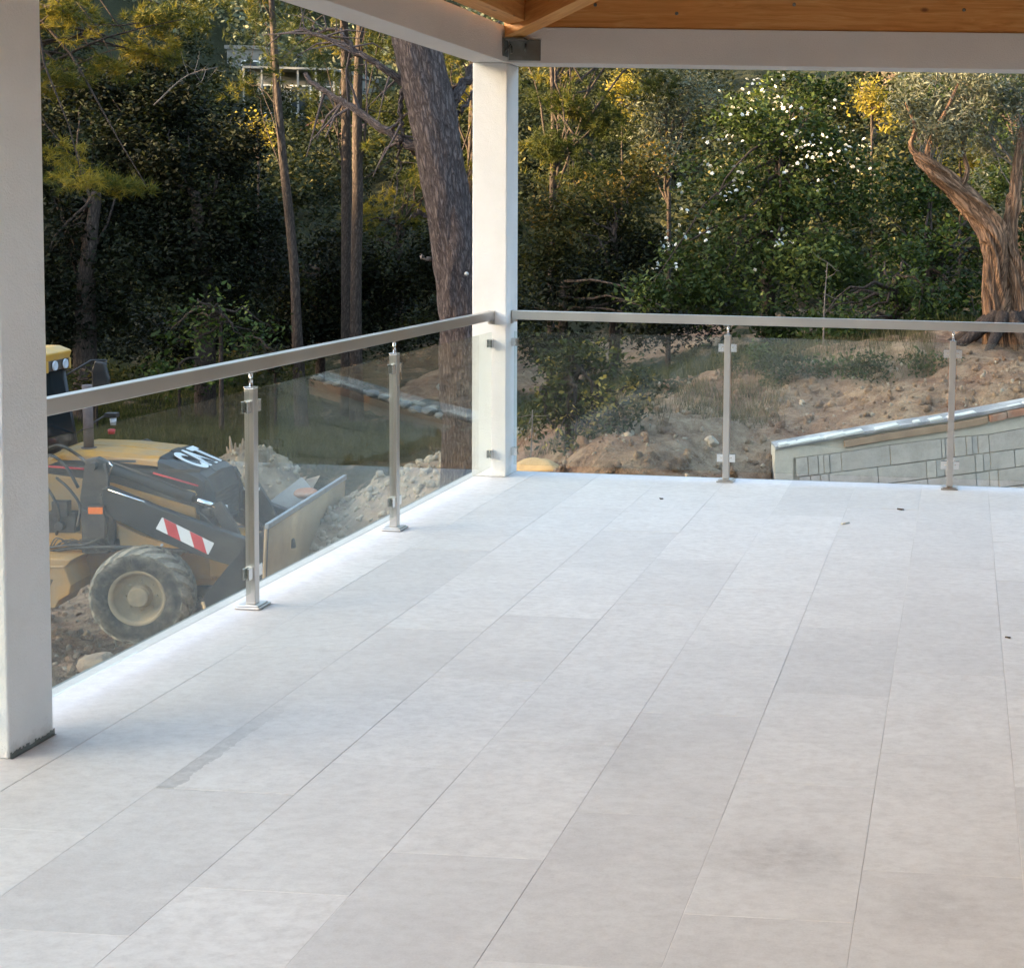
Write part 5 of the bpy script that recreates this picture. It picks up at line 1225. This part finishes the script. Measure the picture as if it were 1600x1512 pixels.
# loader towers, arms (with warning plate on the near one), lift and tilt cylinders
for s_ in (-1, 1):
    y = s_*.60
    tw_ = Lp('loader_tower', MB().prism([(-.68, .92), (-.36, .92), (-.36, 1.2), (-.42, 1.55), (-.42, 1.88), (-.52, 1.93), (-.64, 1.90), (-.70, 1.5)], y-.035, y+.035).prism([(-.66, .92), (-.40, .92), (-.40, 1.30), (-.66, 1.40)], y-.10, y-.05), 'dark', .008)
    for (px_, pz) in ((-.54, 1.84), (-.46, 1.50)): MB().lathe([(y-.12, .001), (y-.12, .04), (y+.06, .04), (y+.06, .001)], 16, 'y', False, (px_, 0, pz)).build('pin', MT['dark'], tw_)
    y = s_*.72
    arm = [(-.42, 1.62), (-.36, 1.64), (.10, 1.44), (.66, 1.235), (1.02, 1.10), (1.28, .82), (1.46, .56), (1.40, .44), (1.28, .44), (1.08, .70), (.86, .82), (.60, .90), (.10, 1.10), (-.30, 1.30), (-.42, 1.42)]
    ar = Lp('lift_arm', MB().prism(arm, y-.055, y+.055), 'black', .012)
    if s_ < 0:
        Y0 = y-.0562
        ux = Vector((.56, 0, -.26)).normalized(); uz = Vector((0, 0, 1)); p0 = Vector((.19, Y0, 1.32)); 
        TLc, BLc, TRc, BRc = Vector((.19, Y0, 1.325)), Vector((.125, Y0, 1.205)), Vector((.715, Y0, 1.055)), Vector((.655, Y0, .935))
        def sp(a, b_): return TLc+(TRc-TLc)*a+((BLc+(BRc-BLc)*a)-(TLc+(TRc-TLc)*a))*b_
        wp = MB().add([TLc, TRc, BRc, BLc]+[p+Vector((0, -.004, 0)) for p in (TLc, TRc, BRc, BLc)], [(4, 7, 6, 5), (0, 1, 5, 4), (1, 2, 6, 5), (2, 3, 7, 6), (3, 0, 4, 7)]).build('warning_plate', MT['white'], ar)
        for (a0, a1) in ((.03, .27), (.53, .77)):
            qd = [sp(a0, 0), sp(a1, 0), sp(min(1, a1+.205), 1), sp(a0+.205, 1)]
            MB().add([p+Vector((0, -.0065, 0)) for p in qd]+[p+Vector((0, -.0042, 0)) for p in qd], [(3, 2, 1, 0), (0, 1, 5, 4), (1, 2, 6, 5), (2, 3, 7, 6), (3, 0, 4, 7)]).build('red_stripe', MT['red'], wp)
        Lp('chrome_rail', MB().tube([(-.34, -.79, 1.615), (.02, -.79, 1.485)], .010, 8), 'chrome', 0)
    # tilt cylinder, lying above the arm
    yc = s_*.56
    cy = Lp('tilt_cylinder', MB().tube([(-.54, yc, 1.84), (-.40, yc, 1.80), (.42, yc, 1.485)], [.05, .062, .062], 18), 'black', 0)
    MB().tube([(.42, yc, 1.485), (.66, yc, 1.39)], .032, 12).build('rod', MT['chrome'], cy)
    MB().tube([(-.36, yc-.03, 1.86), (.38, yc-.03, 1.565)], .012, 8).build('pipe', MT['dark'], cy)
    cy2 = Lp('lift_cylinder', MB().tube([(-.52, yc, 1.0), (.30, yc, .93)], .06, 16), 'dark', 0)
    MB().tube([(.30, yc, .93), (.72, yc, .90)], .03, 12).build('rod', MT['chrome'], cy2)
    # tilt lever and link to the bucket
    Lp('tilt_lever', MB().prism([(.60, 1.42), (.72, 1.46), (.86, 1.22), (.98, .92), (.90, .86), (.76, 1.10)], yc-.03, yc+.03), 'dark', .008)
    Lp('bucket_link', MB().prism([(.90, .92), (.98, .98), (1.46, 1.06), (1.48, .96)], yc-.03, yc+.03), 'dark', .008)
Lp('cross_tube', MB().tube([(1.02, -.70, .92), (1.02, .70, .92)], .065, 16), 'dark', 0)
# bucket, rolled back so the floor plate stands up towards the front
bk = empty('bucket', (1.36, 0, .45)); bk.parent = ld
prof_o = [(.02, .93), (.00, .60), (-.02, .18), (-.02, -.02), (-.10, -.14), (-.28, -.20), (-.46, -.16)]
Wb = 1.38
def sheet(pf, th, y0, y1):
    n = len(pf); out = []
    for i in range(n):
        a = Vector(pf[max(i-1, 0)]); b_ = Vector(pf[min(i+1, n-1)]); d = (b_-a).normalized(); out.append((pf[i][0]-d.y*th*-1, pf[i][1]-d.x*th))
    m = MB()
    for i in range(n-1): m.prism([pf[i], pf[i+1], out[i+1], out[i]], y0, y1)
    return m
# front (floor) plate with curved heel
fl_ = [(.10, .92), (.085, .62), (.07, .25), (.03, .05), (-.10, -.09), (-.30, -.14), (-.50, -.06), (-.56, .14)]
m = MB(); n = len(fl_); inn = []
for i in range(n):
    a = Vector(fl_[max(i-1, 0)]); b_ = Vector(fl_[min(i+1, n-1)]); d = (b_-a).normalized(); inn.append((fl_[i][0]+d.y*.03, fl_[i][1]-d.x*.03))
v = []; 
for (x, z) in fl_: v += [(x, -Wb, z), (x, Wb, z)]
for (x, z) in inn: v += [(x, -Wb, z), (x, Wb, z)]
f = []
for i in range(n-1):
    f += [(2*i, 2*i+2, 2*i+3, 2*i+1), (2*n+2*i, 2*n+2*i+1, 2*n+2*i+3, 2*n+2*i+2), (2*i, 2*n+2*i, 2*n+2*i+2, 2*i+2), (2*i+1, 2*i+3, 2*n+2*i+3, 2*n+2*i+1)]
f += [(0, 1, 2*n+1, 2*n), (2*n-2, 4*n-2, 4*n-1, 2*n-1)]
m.add(v, f, True); m.build('bucket_shell', MT['bucket'], bk)
MB().box((.075, -Wb-.01, .89), (.115, Wb+.01, .945)).build('cutting_edge', MT['edge'], bk, .004)
for s_ in (-1, 1):
    MB().prism([(.105, .90), (.09, .62), (.075, .25), (.035, .04), (-.10, -.10), (-.30, -.15), (-.51, -.07), (-.57, .15), (-.30, .50), (-.06, .80)], s_*Wb-.014+(.02 if s_ < 0 else -.02), s_*Wb+.014+(.02 if s_ < 0 else -.02)).build('side_plate', MT['bucket' if s_ > 0 else 'black'], bk, .004)
# cab
cab = Lp('cab', MB().box((-2.7, -.60, .95), (-1.20, .60, 1.55)), 'yellow', .02)
for y in (-.57, .57):
    MB().tube([(-1.24, y, 1.5), (-1.44, y, 2.84)], .04, 8).build('cab_post', MT['black'], cab, 0)
    MB().tube([(-2.6, y, 1.5), (-2.6, y, 2.84)], .04, 8).build('cab_post', MT['black'], cab, 0)
    MB().prism([(-2.55, 1.55), (-1.28, 1.55), (-1.46, 2.83), (-2.55, 2.83)], y-.004, y+.004).build('side_window', MT['cabglass'], cab)
MB().prism([(-1.24, 1.75), (-1.232, 1.75), (-1.425, 2.83), (-1.433, 2.83)], -.53, .53).build('windscreen', MT['cabglass'], cab)
MB().box((-2.25, -.25, 1.5), (-1.85, .25, 1.75)).box((-2.3, -.25, 1.7), (-2.18, .25, 2.35)).build('seat', MT['dark'], cab, .04)
MB().tube([(-1.45, 0, 1.5), (-1.58, 0, 2.0)], .03, 8).lathe([(-.01, .17), (.01, .19), (.03, .17)], 24, 'x', True, (-1.60, 0, 2.02)).build('steering_wheel', MT['dark'], cab)
rf = MB().prism([(-2.75, 2.83), (-1.35, 2.83), (-1.32, 2.93), (-1.45, 2.98), (-2.75, 2.99)], -.64, .62).build('cab_roof', MT['yellowc'], cab, .02)
hsg = MB().box((-1.42, .10, 2.73), (-1.345, .585, 2.845)).build('light_housing', MT['dark'], rf, .008)
MB().box((-1.48, .585, 2.72), (-1.335, .62, 2.845)).box((-1.48, -.64, 2.72), (-1.335, .10, 2.845)).build('roof_lip', MT['yellowc'], rf, .008)
for y in (.23, .47): MB().lathe([(-1.335, .055), (-1.320, .052), (-1.322, .045), (-1.326, .001)], 20, 'x', True, (0, y, 2.787)).build('work_light', MT['lens'], rf)
# mirror on a hoop and marker lamp, far side
mir = Lp('mirror', MB().tube([(-1.44, .58, 2.6), (-1.25, .92, 2.78), (-1.10, .95, 2.78)], .012, 8).tube([(-1.10, .95, 2.78), (-1.14, .95, 2.35)], .012, 8), 'black', 0)
MB().prism([(-.10, -.22), (.07, -.24), (.10, .0), (.05, .20), (-.06, .22), (-.10, .1)], -.03, .03).build('mirror_head', MT['black'], mir, .02).location = (-1.15, .93, 2.56)
lam = Lp('marker_lamp', MB().tube([(-1.25, .56, 2.0), (-.97, .68, 2.20)], .012, 8).box((-1.0, .64, 2.16), (-.87, .74, 2.21)), 'black', .006)
MB().lathe([(-.03, .001), (-.03, .03), (.05, .035), (.06, .001)], 14, 'z', True, (-.92, .69, 2.10)).build('lamp_lens', MT['lens'], lam)
MB().lathe([(-.05, .001), (-.05, .035), (.0, .04), (.01, .001)], 14, 'z', True, (-.94, .69, 2.02)).build('lamp_base', MT['red'], lam)
Lp('orange_reflector', MB().box((-.545, -.800, 1.36), (-.40, -.790, 1.43)), 'orange', .002)
Lp('reflector_bracket', MB().box((-.56, -.789, 1.10), (-.385, -.776, 1.45)), 'dark', .004)
# step box beside the wheel, with faded stencil
bx = Lp('step_box', MB().prism([(-1.75, .42), (-.80, .42), (-.76, .50), (-.66, .56), (-.64, .66), (-.70, .84), (-.62, .93), (-1.75, .96)], -1.0, -.52).box((-1.75, -1.012, .835), (-.70, -.52, .865)), 'yellow', .012)
xt = Vector((1, 0, 0)); yt = Vector((0, 0, 1)); zt = xt.cross(yt)
m4 = Matrix((xt, yt, zt)).transposed().to_4x4(); m4.translation = Vector((-.93, -1.003, .66)); text('16167', .085, m4, MT['ink'], bx, 'stencil', .0008)
# faded warning decal scribble line on hood edge
Lp('decal', MB().box((-.66, -.459, 1.845), (-.20, -.4565, 1.87)).box((-.60, -.4592, 1.825), (-.52, -.4567, 1.84)), 'ink', 0)
# hoses and cables
hs = MB()
def hose(pp, r=.014): hs.tube(spline(pp, 16), r, 7)
hose([(-1.10, -.50, 1.98), (-.95, -.52, 2.03), (-.78, -.50, 1.93), (-.58, -.58, 1.80)], .016)
hose([(-1.12, -.56, 1.88), (-1.0, -.60, 1.94), (-.85, -.60, 1.82), (-.72, -.62, 1.60)], .016)
hose([(-.95, -.60, 1.70), (-.80, -.66, 1.60), (-.68, -.68, 1.42), (-.72, -.66, 1.20)], .014)
hose([(-1.1, -.60, 1.65), (-1.0, -.66, 1.58), (-.9, -.66, 1.35), (-.95, -.62, 1.1)], .014)
hose([(-.44, -.66, 1.86), (-.40, -.68, 1.72), (-.40, -.68, 1.60)], .010)
hose([(-1.0, -.70, .98), (-.8, -.76, 1.02), (-.6, -.76, 1.03), (-.42, -.74, 1.10), (-.36, -.7, 1.0), (-.2, -.7, .97)], .012)
hose([(-1.0, -.66, .93), (-.7, -.74, .99), (-.3, -.74, 1.0), (.1, -.72, .98), (.4, -.7, .95)], .020)
hose([(.5, -.6, 1.35), (.68, -.66, 1.2), (.72, -.66, 1.0), (.9, -.64, .85)], .012)
hose([(.62, .3, 1.2), (.8, .4, 1.0), (1.0, .45, .8)], .014)
for i in range(14): hose([(-1.0+i*.03, -.68-.004*i, .96+.01*i), (-.9+.03*i, -.72, 1.06+random.uniform(-.04, .04)), (-.75+.03*i, -.72, .98+random.uniform(-.05, .05))], .007)
o = hs.build('hoses', MT['hose'], ld); o['label'] = 'tangle of black hydraulic hoses'
Lp('valve_block', MB().box((-1.05, -.62, 1.12), (-.76, -.50, 1.34)).box((-.98, -.66, 1.30), (-.82, -.55, 1.46)).tube([(-.9, -.68, 1.2), (-.9, -.60, 1.2)], .05, 12), 'dark', .01)
Lp('inner_guard', MB().prism([(-.30, .96), (.30, .96), (-.10, 1.10), (-.34, 1.22)], -.62, -.58).prism([(-1.12, .96), (-.68, .96), (-.68, 1.10), (-1.12, 1.22)], -.60, -.56), 'yellow', .006)
Lp('clamp_strap', MB().tube([(-.40, -.64, 1.88), (-.36, -.65, 1.84), (-.40, -.65, 1.74)], .009, 6), 'chrome', 0)
Lp('step_lamp', MB().lathe([(-.78, .001), (-.78, .012), (-.76, .014)], 10, 'y', True, (.18, 0, 1.03)), 'lens', 0)
